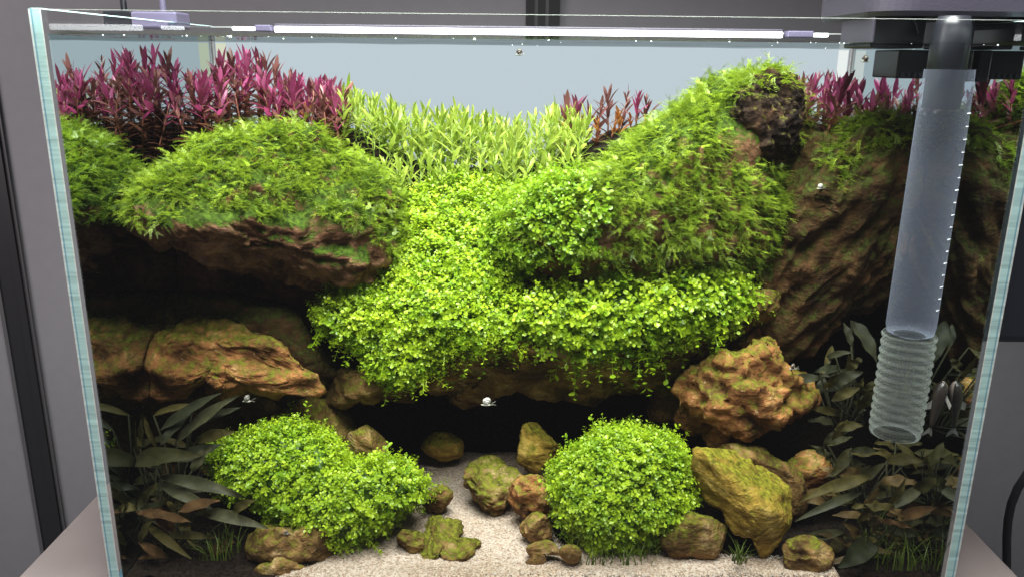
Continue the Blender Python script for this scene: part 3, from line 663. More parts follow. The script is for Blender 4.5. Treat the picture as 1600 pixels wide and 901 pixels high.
def frond(L, n, leaf, bend, seed, side=2):
    """feathery moss shoot: tapering stem, rows of fine pointed leaflets, a few side branches"""
    r = np.random.default_rng(seed); V = []; Fc = []
    def shoot(o, d0, up, L, n, leaf, bend):
        d0 = d0/np.linalg.norm(d0); sd = np.cross(up, d0); sd /= np.linalg.norm(sd)
        up = np.cross(d0, sd)
        for i in range(n):
            u = (i+0.5)/n; p = o+d0*L*u-up*bend*L*u*u
            t = d0-up*2*bend*u; t = t/np.linalg.norm(t)
            for s in (-1, 1):
                ll = leaf*(1-0.55*u)*r.uniform(0.8, 1.2)
                d = t*0.62+sd*s*0.75+up*r.uniform(-0.15, 0.4); wv = np.cross(d, up)*ll*0.19
                k = len(V); V.extend([p-wv*0.5, p+d*ll*0.5+wv, p+d*ll, p+d*ll*0.5-wv]); Fc.extend([(k, k+2, k+1), (k, k+3, k+2)])
    shoot(np.zeros(3), np.array([0, 0, 1.0]), np.array([0, 1.0, 0]), L, n, leaf, bend)
    for j in range(side):
        u = 0.25+0.4*j/max(1, side-1)*1.0; s = 1 if j % 2 else -1
        o = np.array([0, -bend*L*u*u, L*u])
        shoot(o, np.array([s*0.8, r.uniform(-0.1, 0.2), 0.8]), np.array([0, 1.0, 0]), L*0.45, max(3, n//2), leaf*0.8, bend)
    return np.array(V), np.array(Fc)
def cover(base, n, temps, mode, smin, smax, poly=None, upmin=-2.0, lift=0.0, droop=0.0, spread=0.5, ymax=1.0, tint=(0.15, 0.95)):
    vs, fs, ts = [], [], []; k = 0
    per = n//len(temps)
    for tv, tf in temps:
        p, nn = pick(*base, per, poly, upmin, ymax)
        if mode == 'moss':
            dn = np.array([noise.noise(Vector(q)*75+Vector((9, 1, 4))) for q in p]); kp = rng.random(len(p)) < np.clip(0.55+1.3*dn, 0.06, 1)
            p, nn = p[kp], nn[kp]
        per_ = len(p)
        rd = rng.normal(size=(per_, 3))
        up = np.array([0, 0, 1.0])
        if mode == 'sprig':
            ax = nn*0.75+up*0.55-up*droop+rd*spread*0.6; upv = rd[::-1]
        else:                          # moss: shoots lie outward over the surface, tips lifting
            down = -up+nn*nn[:, 2:3]; ln = np.linalg.norm(down, axis=1)[:, None]
            outw = np.stack([nn[:, 0], nn[:, 1], np.zeros(per_)], -1)
            ax = outw*0.55+nn*0.5+down*droop+rd*spread*np.array([1.5, 1.0, 0.75])+up*0.15
            upv = nn+up*0.8+rd*0.25
        loc = p+nn*lift*rng.random(per_)[:, None]
        sc = rng.uniform(smin, smax, per_)
        # patches: clump sized light and dark growth
        cl = np.array([noise.noise(Vector(q)*55) for q in p])
        v, f = place(tv, tf, loc, frames(ax, upv), sc)
        v = v.reshape(per_, -1, 3)
        v[:, :, 1] = np.maximum(v[:, :, 1], 0.0062); v[:, :, 0] = np.clip(v[:, :, 0], xi0+0.0004, xi1-0.0004); v[:, :, 2] = np.minimum(v[:, :, 2], WATER_Z-0.001)
        v = v.reshape(-1, 3)
        t = np.clip(tint[0]+(tint[1]-tint[0])*(0.5+0.45*cl+rng.normal(size=per_)*0.28), 0, 1)
        vs.append(v); fs.append(f+k); k += len(v); ts.append(np.repeat(t, len(tv)))
    return np.concatenate(vs), np.concatenate(fs), np.concatenate(ts)
def stuff(name, label, cat, mat, parts, under=None, umat=None):
    v = [p[0] for p in parts]; f = []; t = [p[2] for p in parts]; k = 0; mi = []
    for p in parts: f.append(p[1]+k); k += len(p[0]); mi.append(np.zeros(len(p[1]), int))
    if under is not None:
        v.append(under[0]); f.append(under[1]+k); t.append(np.full(len(under[0]), 0.4)); mi.append(np.ones(len(under[1]), int))
    me = mesh_np(name, np.concatenate(v), np.concatenate(f), np.concatenate(t), np.concatenate(mi))
    me.materials.append(MATS[mat])
    if umat: me.materials.append(MATS[umat])
    o = link(name, me); tag(o, label, cat, kind='stuff'); return o
SPR = [sprig(n, L, 0.0040, b, s) for n, L, b, s in ((4, 0.013, 0.3, 1), (3, 0.010, 0.5, 2), (5, 0.016, 0.4, 3), (3, 0.011, -0.3, 4))]
TRAIL = [sprig(n, L, 0.0050, b, s) for n, L, b, s in ((6, 0.028, 0.25, 5), (5, 0.022, -0.25, 6), (7, 0.034, 0.1, 8))]
FRO = [frond(L, n, lf, b, s) for L, n, lf, b, s in ((0.019, 13, 0.0034, 0.45, 1), (0.014, 10, 0.0036, 0.7, 2), (0.024, 15, 0.0032, 0.25, 3), (0.012, 9, 0.0038, 0.2, 4))]

b1 = blob([(338, 730), (350, 700), (388, 698), (416, 752), (466, 772), (520, 752), (590, 732), (640, 744), (660, 766), (636, 786), (606, 805), (570, 828), (530, 838), (470, 812), (420, 788), (370, 770), (346, 742)], lin(670, 0.085, 860, 0.045), 0.030, 5, amp=0.009, freq=36, seed=41)
stuff('carpet_plant', 'bright green cushion of tiny round leaves at lower left', 'plant', 'carpet_leaf', [cover(b1, 5000, SPR, 'sprig', 0.4, 0.8, lift=0.002), cover(b1, 200, TRAIL, 'sprig', 0.35, 0.75, spread=0.9)], b1, 'carpet_under')
b2 = blob([(874, 742), (894, 718), (934, 698), (990, 690), (1042, 702), (1066, 730), (1074, 772), (1054, 806), (1015, 838), (960, 850), (910, 832), (878, 796)], lin(650, 0.085, 870, 0.050), 0.034, 5, amp=0.010, freq=36, seed=42)
stuff('carpet_plant', 'rounded bright green cushion of tiny leaves at lower right', 'plant', 'carpet_leaf', [cover(b2, 5000, SPR, 'sprig', 0.4, 0.8, lift=0.002), cover(b2, 220, TRAIL, 'sprig', 0.35, 0.75, spread=0.9)], b2, 'carpet_under')
caY = lambda px, py: np.interp(py, [280, 400, 500, 615], [0.198, 0.145, 0.110, 0.098])
b3 = blob([(645, 320), (690, 298), (790, 300), (870, 310), (890, 345), (850, 400), (775, 410), (752, 450), (790, 478), (800, 525), (770, 532), (700, 525), (668, 555), (640, 580), (615, 580), (592, 560), (552, 520), (500, 495), (515, 470), (565, 448), (605, 402), (640, 360)], caY, 0.016, 5, amp=0.010, freq=40, seed=43)
stuff('carpet_plant', 'bright green carpet cascading between the two boulders', 'plant', 'carpet_leaf', [cover(b3, 9500, SPR, 'sprig', 0.42, 0.9, lift=0.003), cover(b3, 420, TRAIL, 'sprig', 0.5, 0.9, droop=1.2, spread=0.7, ymax=0.13)], b3, 'carpet_under')
b4 = blob([(790, 480), (850, 468), (930, 478), (1000, 472), (1090, 442), (1150, 446), (1168, 462), (1140, 505), (1090, 508), (1040, 522), (960, 540), (880, 534), (820, 526), (795, 510)], 0.112, 0.026, 4, amp=0.005, freq=40, seed=44)
stuff('carpet_plant', 'leafy bright green mat trailing over the arch stone', 'plant', 'carpet_leaf', [cover(b4, 2800, SPR, 'sprig', 0.75, 1.15, lift=0.003), cover(b4, 150, TRAIL, 'sprig', 0.6, 0.95, droop=1.2, spread=0.7), cover(b4, 36, TRAIL, 'sprig', 0.8, 1.2, droop=2.4, spread=0.5, poly=[(780, 530), (1150, 490), (1180, 560), (950, 620), (780, 600)])], b4, 'carpet_under')
mp_l = [(140, 320), (165, 215), (300, 170), (500, 170), (640, 220), (660, 330), (640, 410), (605, 395), (575, 360), (520, 345), (480, 315), (440, 340), (400, 335), (370, 320), (330, 325), (250, 345), (180, 345)]
stuff('moss', 'feathery green moss capping the left overhanging boulder', 'moss', 'moss_leaf', [cover(BASE[K_LB], 11000, FRO, 'moss', 0.36, 0.74, poly=mp_l, upmin=-0.35, droop=0.25), cover(BASE[K_LB], 2200, FRO, 'moss', 0.34, 0.64, poly=mp_l, upmin=0.3, droop=-0.2, lift=0.006, tint=(0.4, 1.0))])
mp_r = [(740, 400), (780, 320), (930, 230), (1140, 70), (1240, 80), (1290, 160), (1240, 235), (1228, 180), (1225, 125), (1190, 118), (1150, 140), (1125, 190), (1150, 240), (1220, 260), (1235, 330), (1225, 420), (1120, 465), (900, 465)]
stuff('moss', 'thick green moss over the boulder right of centre', 'moss', 'moss_leaf', [cover(BASE[K_RB], 14500, FRO, 'moss', 0.36, 0.78, poly=mp_r, upmin=-0.6, droop=0.2), cover(BASE[K_RB], 3000, FRO, 'moss', 0.34, 0.66, poly=mp_r, upmin=0.3, droop=-0.2, lift=0.006, tint=(0.4, 1.0))])
mp_t = [(1280, 260), (1300, 200), (1370, 160), (1600, 160), (1600, 240), (1440, 235), (1360, 235), (1310, 290)]
stuff('moss', 'green moss along the crest behind the clear tube', 'moss', 'moss_leaf', [cover(BASE[K_RT], 2600, FRO, 'moss', 0.4, 0.75, poly=mp_t, upmin=-0.1, droop=0.1)])
stuff('moss', 'little moss fringe over the bare dark peak stone', 'moss', 'moss_leaf', [cover(BASE[K_PK], 700, FRO, 'moss', 0.35, 0.7, poly=[(1120, 170), (1150, 100), (1240, 95), (1245, 135), (1200, 130), (1150, 165)], upmin=0.1)])
mx_ = [(740, 300), (900, 285), (960, 330), (930, 400), (760, 420), (735, 380)]
stuff('carpet_plant', 'fine mid green leaves between cascade and mossy boulder', 'plant', 'carpet_leaf', [cover(BASE[K_RB], 1500, SPR, 'sprig', 0.6, 1.0, poly=mx_, lift=0.004, tint=(0.0, 0.5))])

# ------------------------------------------------------------------ stem plants
def leaf_mesh(name, mat, L, w, fold=0.25, arch=0.25, n=5):
    v = []; f = []
    for i in range(n+1):
        u = i/n; ww = w*0.5*math.sin(math.pi*min(1, u*0.86+0.10))**0.8*(1 if u < 1 else 0.15)
        y = -arch*L*u*u
        v += [(-ww, y+fold*ww, L*u), (0, y, L*u), (ww, y+fold*ww, L*u)]
    for i in range(n):
        a = i*3; f += [(a, a+1, a+4, a+3), (a+1, a+2, a+5, a+4)]
    me = bpy.data.meshes.new(name); me.from_pydata(v, [], f); me.polygons.foreach_set('use_smooth', np.full(len(f), True)); me.materials.append(MATS[mat]); return me
LEAF = {
    'red': [leaf_mesh('leaf', 'red_leaf_single', 0.021, 0.0046, arch=0.10), leaf_mesh('leaf', 'red_leaf_single', 0.018, 0.0038, arch=0.30), leaf_mesh('leaf', 'red_leaf_single', 0.015, 0.0044, arch=-0.1)],
    'dusky': [leaf_mesh('leaf', 'dusky_leaf_single', 0.020, 0.0044, arch=0.12), leaf_mesh('leaf', 'dusky_leaf_single', 0.017, 0.0036, arch=0.3)],
    'redlow': [leaf_mesh('leaf', 'red_low_leaf_single', 0.017, 0.0046, arch=0.35)],
    'orange': [leaf_mesh('leaf', 'orange_leaf_single', 0.013, 0.0034, arch=0.25)],
    'green': [leaf_mesh('leaf', 'green_leaf_single', 0.019, 0.0034, arch=0.12), leaf_mesh('leaf', 'green_leaf_single', 0.015, 0.0028, arch=0.40)]}
STEM = {'red': tube_mesh('stem', [(0, 0, -0.01), (0.0006, 0, 0.03), (-0.0004, 0.0005, 0.06), (0, 0, 0.08)], [0.0009, 0.0008, 0.0007, 0.0004], 5),
        'green': tube_mesh('stem', [(0, 0, -0.01), (0.0005, 0, 0.02), (0, 0, 0.045)], [0.0007, 0.0006, 0.0003], 5)}
STEM['red'].materials.append(MATS['stem_red']); STEM['green'].materials.append(MATS['stem_green'])
def stem_plant(name, kind, base, h, label, cat, group, lean=0.12):
    t = empty(name, base); t.rotation_euler = (random.gauss(0, lean), random.gauss(0, lean), random.uniform(0, 6.28)); tag(t, label, cat, group)
    st = link('stem', STEM['green' if kind == 'green' else 'red'], None, t); st.scale = (1, 1, h/(0.045 if kind == 'green' else 0.08))
    step = 0.0058 if kind != 'green' else 0.0058
    z = h; i = 0; vig = random.uniform(0.66, 1.15); dusky = kind == 'red' and random.random() < 0.28
    while z > 0.004 and i < (13 if kind != 'green' else 7):
        for s in range(3):
            az = i*1.35+s*2.1+random.uniform(-0.35, 0.35)
            depth = i*step
            tilt = ({0: 0.12, 1: 0.28, 2: 0.42}.get(i, min(1.3, 0.48+0.07*i)) if kind != 'green' else {0: 0.1, 1: 0.25}.get(i, min(1.0, 0.3+0.1*i)))+random.uniform(-0.14, 0.2)
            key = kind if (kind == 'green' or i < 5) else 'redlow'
            if kind == 'orange' and i < 4: key = 'orange'
            if key == 'red' and (dusky or (i > 2 and random.random() < 0.4)): key = 'dusky'
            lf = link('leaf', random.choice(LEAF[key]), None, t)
            sc = random.uniform(0.6, 1.2)*(0.72 if i == 0 else 1.0)*vig
            q = Matrix.Rotation(az, 4, 'Z') @ Matrix.Rotation(tilt, 4, 'X') @ Matrix.Rotation(random.uniform(-0.3, 0.3), 4, 'Z')
            q = Matrix.Translation((0, 0, z)) @ q @ Matrix.Diagonal((sc, sc, sc, 1)); lf.matrix_local = q
        z -= step*random.uniform(0.85, 1.2); i += 1
    return t
def thicket(name, kind, n, px0, px1, y0, y1, topf, hmin, label, cat, group, jit=14):
    """n stems of one stand; topf gives where the tips reach in the photo"""
    got = 0; tries = 0; used = []; made = []
    while got < n and tries < n*60:
        tries += 1
        px = random.uniform(px0, px1); Y = random.uniform(y0, y1)
        tip = P(px, np.interp(px, *zip(*topf))+abs(random.gauss(0, jit)), Y)
        if not (xi0+0.006 < tip[0] < xi1-0.006): continue
        if any((tip[0]-a)**2+(tip[1]-b)**2 < 0.0085**2 and tries < n*40 for a, b in used): continue
        bz = bank_z(tip[0], max(Y, 0.225))-0.003; h = tip[2]-bz
        if Y < 0.2: bz = tip[2]-0.07; h = 0.07
        h = max(h, hmin); h = min(h, 0.10)
        used.append((tip[0], tip[1])); got += 1
        made.append((px, float(tip[2]), stem_plant(name, kind, (tip[0], tip[1], tip[2]-h), h-0.010, label, cat, group)))
    made.sort(key=lambda m: m[0])
    if n <= 10:
        for m, w in zip(made, ('leftmost', 'second', 'third', 'fourth', 'fifth', 'sixth', 'seventh', 'eighth', 'ninth', 'tenth')): m[2]['label'] = label+(', leftmost of its row' if w == 'leftmost' else ', '+w+' from the left')
    else:
        made[0][2]['label'] = 'leftmost '+label; made[-1][2]['label'] = 'rightmost '+label
        tall = max(made[1:-1], key=lambda m: m[1]); tall[2]['label'] = 'tallest '+label
thicket('red_stem_plant', 'red', 64, 205, 530, 0.165, 0.268, [(200, 85), (230, 80), (260, 110), (330, 105), (360, 80), (385, 72), (420, 95), (450, 112), (490, 112), (530, 122)], 0.03, 'magenta red stem plant in the stand behind the left boulder', 'aquatic plant', 'red stem plants at back left')
thicket('orange_stem_plant', 'orange', 6, 470, 530, 0.20, 0.23, [(470, 150), (530, 150)], 0.02, 'low orange stem plant beside the green stand', 'aquatic plant', 'orange stem plants beside the green stand', 8)
thicket('red_stem_plant', 'red', 30, 1235, 1470, 0.15, 0.268, [(1235, 115), (1300, 105), (1340, 140), (1380, 138), (1440, 130), (1500, 120)], 0.03, 'magenta red stem plant in the stand at back right', 'aquatic plant', 'red stem plants at back right')
thicket('red_stem_plant', 'red', 10, 868, 1025, 0.225, 0.268, [(860, 142), (910, 150), (970, 128), (1000, 135), (1030, 148)], 0.02, 'small red stem plant left of the mossy boulder', 'aquatic plant', 'red stem plants left of the mossy boulder', 8)
thicket('orange_stem_plant', 'orange', 8, 880, 1010, 0.215, 0.24, [(860, 175), (960, 160), (1030, 165)], 0.02, 'orange stem plant below the small red group', 'aquatic plant', 'orange stem plants left of the mossy boulder', 10)
thicket('green_stem_plant', 'green', 150, 530, 915, 0.195, 0.268, [(530, 120), (560, 122), (600, 152), (650, 155), (700, 160), (760, 172), (820, 176), (860, 158), (910, 165)], 0.025, 'pale green narrow leaved stem plant in the middle stand', 'aquatic plant', 'pale green stem plants at back centre', 18)
thicket('green_stem_plant', 'green', 34, 610, 900, 0.178, 0.195, [(600, 225), (750, 225), (900, 220)], 0.025, 'light green stem plant at the front of the middle stand', 'aquatic plant', 'front row of the green stem stand', 18)

# ------------------------------------------------------------------ broad leaved plants
def broad_leaf(parent, b, t, w, mat, arch=0.15, fold=0.3, twist=0.0, wave=0.0):
    A, B = P(*b), P(*t); d = B-A; L = np.linalg.norm(d); d /= L
    view = np.array([0, -0.75, 0.65]); sd = np.cross(d, view); sd /= np.linalg.norm(sd); up = np.cross(sd, d)
    if up[2] < 0 and up[1] > 0: up = -up
    n = 10; V = []; Fc = []
    for i in range(n+1):
        u = i/n; ww = w*0.25*(math.sin(math.pi*(u*0.98+0.01)**0.85)**0.9+0.04)
        p = A+d*L*u+up*0.6*arch*L*math.sin(math.pi*u*0.9)-np.array([0, 0, 1.0])*0.10*L*u*u
        tw = twist*u; s2 = sd*math.cos(tw)+up*math.sin(tw); u2 = up*math.cos(tw)-sd*math.sin(tw)
        wv = (wave+0.07)*w*math.sin(u*15+w*900)
        for x in (-1, -0.5, 0, 0.5, 1): V.append(tuple(p+s2*ww*x+u2*(fold*ww*abs(x)**1.3+wv*abs(x)*(1 if x > 0 else -0.8))))
    for i in range(n):
        for j in range(4): a = i*5+j; Fc.append((a, a+1, a+6, a+5))
    V = [(min(max(a, xi0+0.0006), xi1-0.0006), max(b_, 0.0062), c_) for a, b_, c_ in V]
    me = bpy.data.meshes.new('leaf'); me.from_pydata(V, [], Fc); me.polygons.foreach_set('use_smooth', np.full(len(Fc), True)); me.materials.append(MATS[mat])
    o = link('leaf', me); return rel(o, parent)
def broad_plant(name, base, leaves, label, stem=True):
    p = P(*base); t = empty(name, tuple(p)); tag(t, label, 'aquatic plant', 'broad leaved plants along the glass')
    for (b, tp, w, mat, kw) in leaves:
        bl = broad_leaf(t, b, tp, w, mat, **kw)
        A = P(*b); mid = (A+p)/2+np.array([0, 0.006, -0.004])
        rel(link('leaf_stalk', tube_mesh('leaf_stalk', [tuple(p), tuple(mid), tuple(A)], 0.0007, 5), 'stem_olive'), t)
    return t
G, O_ = 'grey_leaf_single', 'olive_leaf_single'
broad_plant('broad_leaf_plant', (270, 760, 0.06), [
    ((275, 690, 0.052), (372, 603, 0.050), 0.017, G, dict(arch=0.06)), ((250, 672, 0.050), (345, 602, 0.052), 0.015, G, dict(arch=0.06)),
    ((300, 668, 0.055), (376, 628, 0.055), 0.013, G, dict(arch=0.1)), ((240, 648, 0.06), (312, 625, 0.06), 0.010, O_, dict(arch=0.15)),
    ((305, 690, 0.055), (366, 668, 0.058), 0.018, O_, dict(arch=0.1)), ((280, 720, 0.05), (345, 688, 0.05), 0.020, G, dict(arch=0.1)),
    ((300, 640, 0.06), (250, 690, 0.045), 0.016, G, dict(arch=0.1))], 'grey green long leaved plant reaching up at lower left')
broad_plant('broad_leaf_plant', (230, 830, 0.05), [
    ((200, 725, 0.045), (318, 700, 0.035), 0.026, O_, dict(arch=0.2)), ((250, 745, 0.04), (385, 765, 0.03), 0.018, G, dict(arch=0.15, wave=0.06)),
    ((255, 762, 0.035), (335, 788, 0.025), 0.016, G, dict(arch=0.15)), ((225, 790, 0.04), (250, 745, 0.03), 0.013, O_, dict()),
    ((300, 735, 0.045), (330, 690, 0.045), 0.018, G, dict(arch=0.05)), ((210, 700, 0.06), (200, 640, 0.06), 0.010, O_, dict(arch=0.1)),
    ((245, 700, 0.065), (215, 625, 0.065), 0.009, O_, dict(arch=0.1)), ((190, 720, 0.05), (180, 650, 0.05), 0.010, O_, dict(arch=0.1))], 'dark olive broad leaved plant at the left glass')
broad_plant('broad_leaf_plant', (260, 880, 0.03), [
    ((220, 850, 0.025), (245, 800, 0.018), 0.016, O_, dict(twist=0.6)), ((265, 830, 0.02), (240, 790, 0.02), 0.012, 'dead_leaf', dict(arch=0.2)),
    ((230, 820, 0.03), (300, 865, 0.014), 0.013, O_, dict(arch=0.25)), ((310, 800, 0.03), (420, 815, 0.02), 0.016, G, dict(arch=0.12)),
    ((260, 870, 0.02), (215, 840, 0.016), 0.014, 'dead_leaf', dict(arch=0.2)), ((280, 800, 0.04), (305, 850, 0.02), 0.015, O_, dict()),
    ((365, 800, 0.03), (400, 775, 0.02), 0.015, O_, dict()), ((200, 770, 0.045), (250, 815, 0.03), 0.014, O_, dict(arch=0.2))], 'low dark plant with brown leaves in the lower left corner')
broad_plant('broad_leaf_plant', (1330, 800, 0.06), [
    ((1340, 745, 0.05), (1245, 775, 0.035), 0.014, O_, dict(arch=0.2)), ((1330, 760, 0.045), (1385, 715, 0.04), 0.015, O_, dict(arch=0.15)),
    ((1280, 770, 0.04), (1365, 735, 0.04), 0.018, O_, dict(arch=0.2)), ((1345, 770, 0.04), (1240, 805, 0.028), 0.012, G, dict(arch=0.3)),
    ((1330, 700, 0.06), (1300, 740, 0.05), 0.017, O_, dict()), ((1320, 830, 0.035), (1232, 840, 0.022), 0.014, G, dict(arch=0.1)),
    ((1300, 720, 0.06), (1265, 690, 0.06), 0.012, O_, dict(wave=0.2))], 'olive broad leaved plant spreading beside the leaning slab')
broad_plant('broad_leaf_plant', (1400, 830, 0.05), [
    ((1388, 790, 0.035), (1415, 740, 0.03), 0.012, O_, dict(fold=0.5)), ((1400, 810, 0.03), (1465, 785, 0.02), 0.016, 'dead_leaf', dict(arch=0.2)),
    ((1372, 812, 0.03), (1430, 822, 0.018), 0.008, 'dead_leaf', dict(wave=0.3)), ((1425, 770, 0.04), (1470, 735, 0.03), 0.017, O_, dict()),
    ((1340, 815, 0.03), (1372, 780, 0.025), 0.011, O_, dict(twist=0.5)), ((1455, 800, 0.03), (1475, 730, 0.035), 0.013, O_, dict()),
    ((1385, 720, 0.055), (1445, 715, 0.04), 0.018, O_, dict(arch=0.2)), ((1440, 760, 0.04), (1390, 790, 0.03), 0.016, G, dict(arch=0.2)),
    ((1370, 840, 0.025), (1310, 880, 0.012), 0.03, O_, dict(arch=0.2)), ((1400, 690, 0.06), (1440, 735, 0.05), 0.013, O_, dict())], 'olive plant with curled brown leaves below the tube')
broad_plant('broad_leaf_plant', (1350, 660, 0.11), [
    ((1290, 560, 0.10), (1335, 545, 0.085), 0.010, G, dict(arch=0.2)), ((1330, 540, 0.11), (1318, 500, 0.12), 0.012, G, dict(arch=0.1)),
    ((1300, 600, 0.09), (1350, 575, 0.08), 0.018, G, dict(arch=0.2)), ((1300, 625, 0.085), (1345, 600, 0.08), 0.016, O_, dict()),
    ((1320, 590, 0.10), (1325, 545, 0.09), 0.009, O_, dict()), ((1330, 500, 0.12), (1370, 560, 0.10), 0.022, G, dict(arch=0.15)),
    ((1305, 670, 0.07), (1350, 660, 0.06), 0.016, O_, dict(arch=0.2)), ((1300, 690, 0.07), (1325, 650, 0.065), 0.013, O_, dict(arch=0.1)),
    ((1340, 640, 0.09), (1365, 600, 0.08), 0.016, O_, dict()), ((1300, 540, 0.11), (1285, 580, 0.09), 0.010, O_, dict())], 'pale grey leaved plant in shade left of the tube')
broad_plant('broad_leaf_plant', (1480, 760, 0.06), [
    ((1450, 590, 0.095), (1470, 550, 0.09), 0.012, O_, dict()), ((1445, 640, 0.09), (1465, 600, 0.085), 0.015, O_, dict()),
    ((1450, 730, 0.06), (1475, 700, 0.055), 0.014, O_, dict(arch=0.2)), ((1480, 760, 0.04), (1450, 715, 0.045), 0.013, O_, dict()),
    ((1470, 570, 0.09), (1440, 600, 0.08), 0.016, O_, dict())], 'dim olive plant against the right glass')

def filler(n, area, y0, y1, mats, label, wr=(0.009, 0.018), Lr=(45, 95), up=0.6):
    """a plant whose many leaves fan out of one corner thicket"""
    ls = []
    for i in range(n):
        px = random.uniform(area[0], area[2]); py = random.uniform(area[1], area[3]); Y = y0+(y1-y0)*random.random()
        a = random.uniform(0, 2*math.pi); L = random.uniform(*Lr)
        ls.append(((px, py, Y), (px+L*math.cos(a), py-abs(L*math.sin(a))*up+L*0.15, max(0.012, Y-random.uniform(-0.006, 0.02))), random.uniform(*wr), random.choice(mats), dict(arch=random.uniform(0.02, 0.25), fold=random.uniform(0.05, 0.35), twist=random.uniform(-0.7, 0.7), wave=random.uniform(0, 0.12))))
    return broad_plant('broad_leaf_plant', ((area[0]+area[2])/2, area[3], (y0+y1)/2), ls, label)
filler(20, (195, 690, 330, 800), 0.04, 0.09, [O_, G, O_], 'tangle of dark leaves behind the lower left corner plants')
filler(16, (205, 790, 330, 870), 0.02, 0.05, [O_, O_, 'dead_leaf'], 'low tangle of dark leaves at the bottom left')
filler(24, (1270, 690, 1440, 790), 0.04, 0.10, [O_, O_, 'brown_leaf_single'], 'tangle of olive and brown leaves below the tube')
filler(20, (1290, 780, 1470, 870), 0.02, 0.05, [O_, 'brown_leaf_single', 'dead_leaf'], 'low tangle of brown leaves at the bottom right')
filler(16, (1280, 560, 1360, 690), 0.08, 0.13, [G, O_, G], 'dim leaf tangle right of the craggy orange stone', Lr=(35, 70))
filler(10, (1425, 560, 1455, 700), 0.09, 0.13, [O_, G], 'dim leaf tangle between tube and right glass', Lr=(30, 60))
# grass tufts
def tuft(name, n, c, rad, L, label):
    vs, fs, ts = [], [], []; k = 0
    for i in range(n):
        a = random.uniform(0, 6.28); r = rad*math.sqrt(random.random()); b = np.array([c[0]+r*math.cos(a), max(0.008, c[1]+r*math.sin(a)), c[2]])
        az = random.uniform(0, 6.28); sp = random.uniform(0.2, 0.9); l = L*random.uniform(0.6, 1.2); d = np.array([math.cos(az), math.sin(az), 0]); s = np.array([-d[1], d[0], 0])*0.0005
        for j in range(6):
            u = j/5; p = b+d*sp*l*u*u+np.array([0, 0, l*u*(1-0.35*sp*u)]); p[1] = max(0.0062, p[1]); w = (1-u)*1.0+0.1
            vs += [p-s*w, p+s*w]; ts += [min(1, max(0, random.gauss(0.5, 0.01)))]*2
            if j < 5: fs += [(k, k+1, k+3), (k, k+3, k+2)]
            k += 2
    me = mesh_np(name, np.array(vs), np.array(fs), np.array(ts), smooth=True)
    o = link(name, me, 'grass_blade'); tag(o, label, 'grass', kind='stuff')
tuft('grass', 130, P(1400, 870, 0.024), 0.030, 0.026, 'fine dark green grass in the lower right corner')
tuft('grass', 26, P(1155, 878, 0.014), 0.005, 0.017, 'small tuft of green grass before the leaning slab')
tuft('grass', 60, P(345, 865, 0.016), 0.016, 0.018, 'wispy green grass at the lower left')
tuft('grass', 90, P(960, 862, 0.024), 0.035, 0.014, 'thin dark runners under the lower right cushion')

# ------------------------------------------------------------------ snails, fish, bubbles
def snail(c, size, mat, label, rot=0.0, feelers=False):
    t = empty('snail', tuple(c)); tag(t, label, 'snail')
    v = []; n = 12; turns = 2.6; steps = 44
    rings = []
    for i in range(steps):                      # a coiled cone
        u = i/(steps-1); a = u*turns*2*math.pi; R = size*0.42*(1-u)**1.0; r = size*0.40*(1-u*0.92)
        cc = Vector((R*math.cos(a), -u*size*0.75+size*0.2, R*math.sin(a)))
        ring = []
        for k in range(n):
            b = 2*math.pi*k/n; rad = Vector((math.cos(a), 0, math.sin(a)))
            ring.append(cc+rad*r*math.cos(b)+Vector((0, 1, 0))*r*math.sin(b))
        rings.append(ring)
    vs = [p for r in rings for p in r]; fs = [(i*n+k, i*n+(k+1) % n, (i+1)*n+(k+1) % n, (i+1)*n+k) for i in range(steps-1) for k in range(n)]+[tuple(range(n)), tuple((steps-1)*n+k for k in range(n))]
    me = bpy.data.meshes.new('shell'); me.from_pydata([tuple(p) for p in vs], [], fs); me.polygons.foreach_set('use_smooth', np.full(len(fs), True))
    sh = link('shell', me, mat, t); sh.rotation_euler = (0.4, 0.3, rot)
    bm = bmesh.new(); bmesh.ops.create_uvsphere(bm, u_segments=12, v_segments=8, radius=1)
    for q in bm.verts: q.co = (q.co.x*size*0.95*(1-0.25*max(0, q.co.x)), q.co.y*size*0.35, q.co.z*size*0.20-size*0.55)
    link('foot', bm_mesh('foot', bm, True), 'snail_flesh', t)
    for s in (-1, 1):
        link('feeler', tube_mesh('feeler', [(size*0.7, s*size*0.12, -size*0.5), (size*1.2, s*size*0.25, -size*0.3+s*size*0.1), (size*1.6, s*size*0.4, -size*0.25+s*size*0.2)], [size*0.05, size*0.035, size*0.015], 5), 'snail_flesh', t)
    return t
def on(label, px, py, gap):
    v = BASE[label][0]; q = proj(v); d = np.hypot(q[:, 0]-px, q[:, 1]-py); k = np.argsort(d)[:40]; i = k[np.argmin(v[k, 1])]
    return v[i]+np.array([0, -gap-0.001, 0.0015])
snail(P(760, 627, 0.055), 0.0044, 'shell_white', 'white snail on the glass before the dark cave', 0.4)
snail(P(386, 622, 0.075), 0.0040, 'shell_grey', 'grey striped snail beside the long grey leaves', 1.2)
snail(P(660, 355, 0.148), 0.0030, 'shell_grey', 'small brown snail on the green cascade', 0.7)
snail(on(K_RT, 1273, 289, 0.001), 0.0028, 'shell_white', 'tiny pale snail on the tall dark slanting stone', 0.2)
snail(on(K_MR, 1250, 560, 0.001), 0.0033, 'shell_dark', 'dark snail on the craggy orange stone', 0.9)
snail(P(447, 831, 0.014), 0.0020, 'shell_dark', 'tiny dark snail on the tan stone at lower left', 0.3)
snail(P(811, 82, 0.02), 0.0026, 'shell_dark', 'small dark snail hanging under the water surface', 0.0)
snail(P(1352, 92, 0.245), 0.0042, 'shell_dark', 'dark snail at the back right corner of the glass', 1.5)
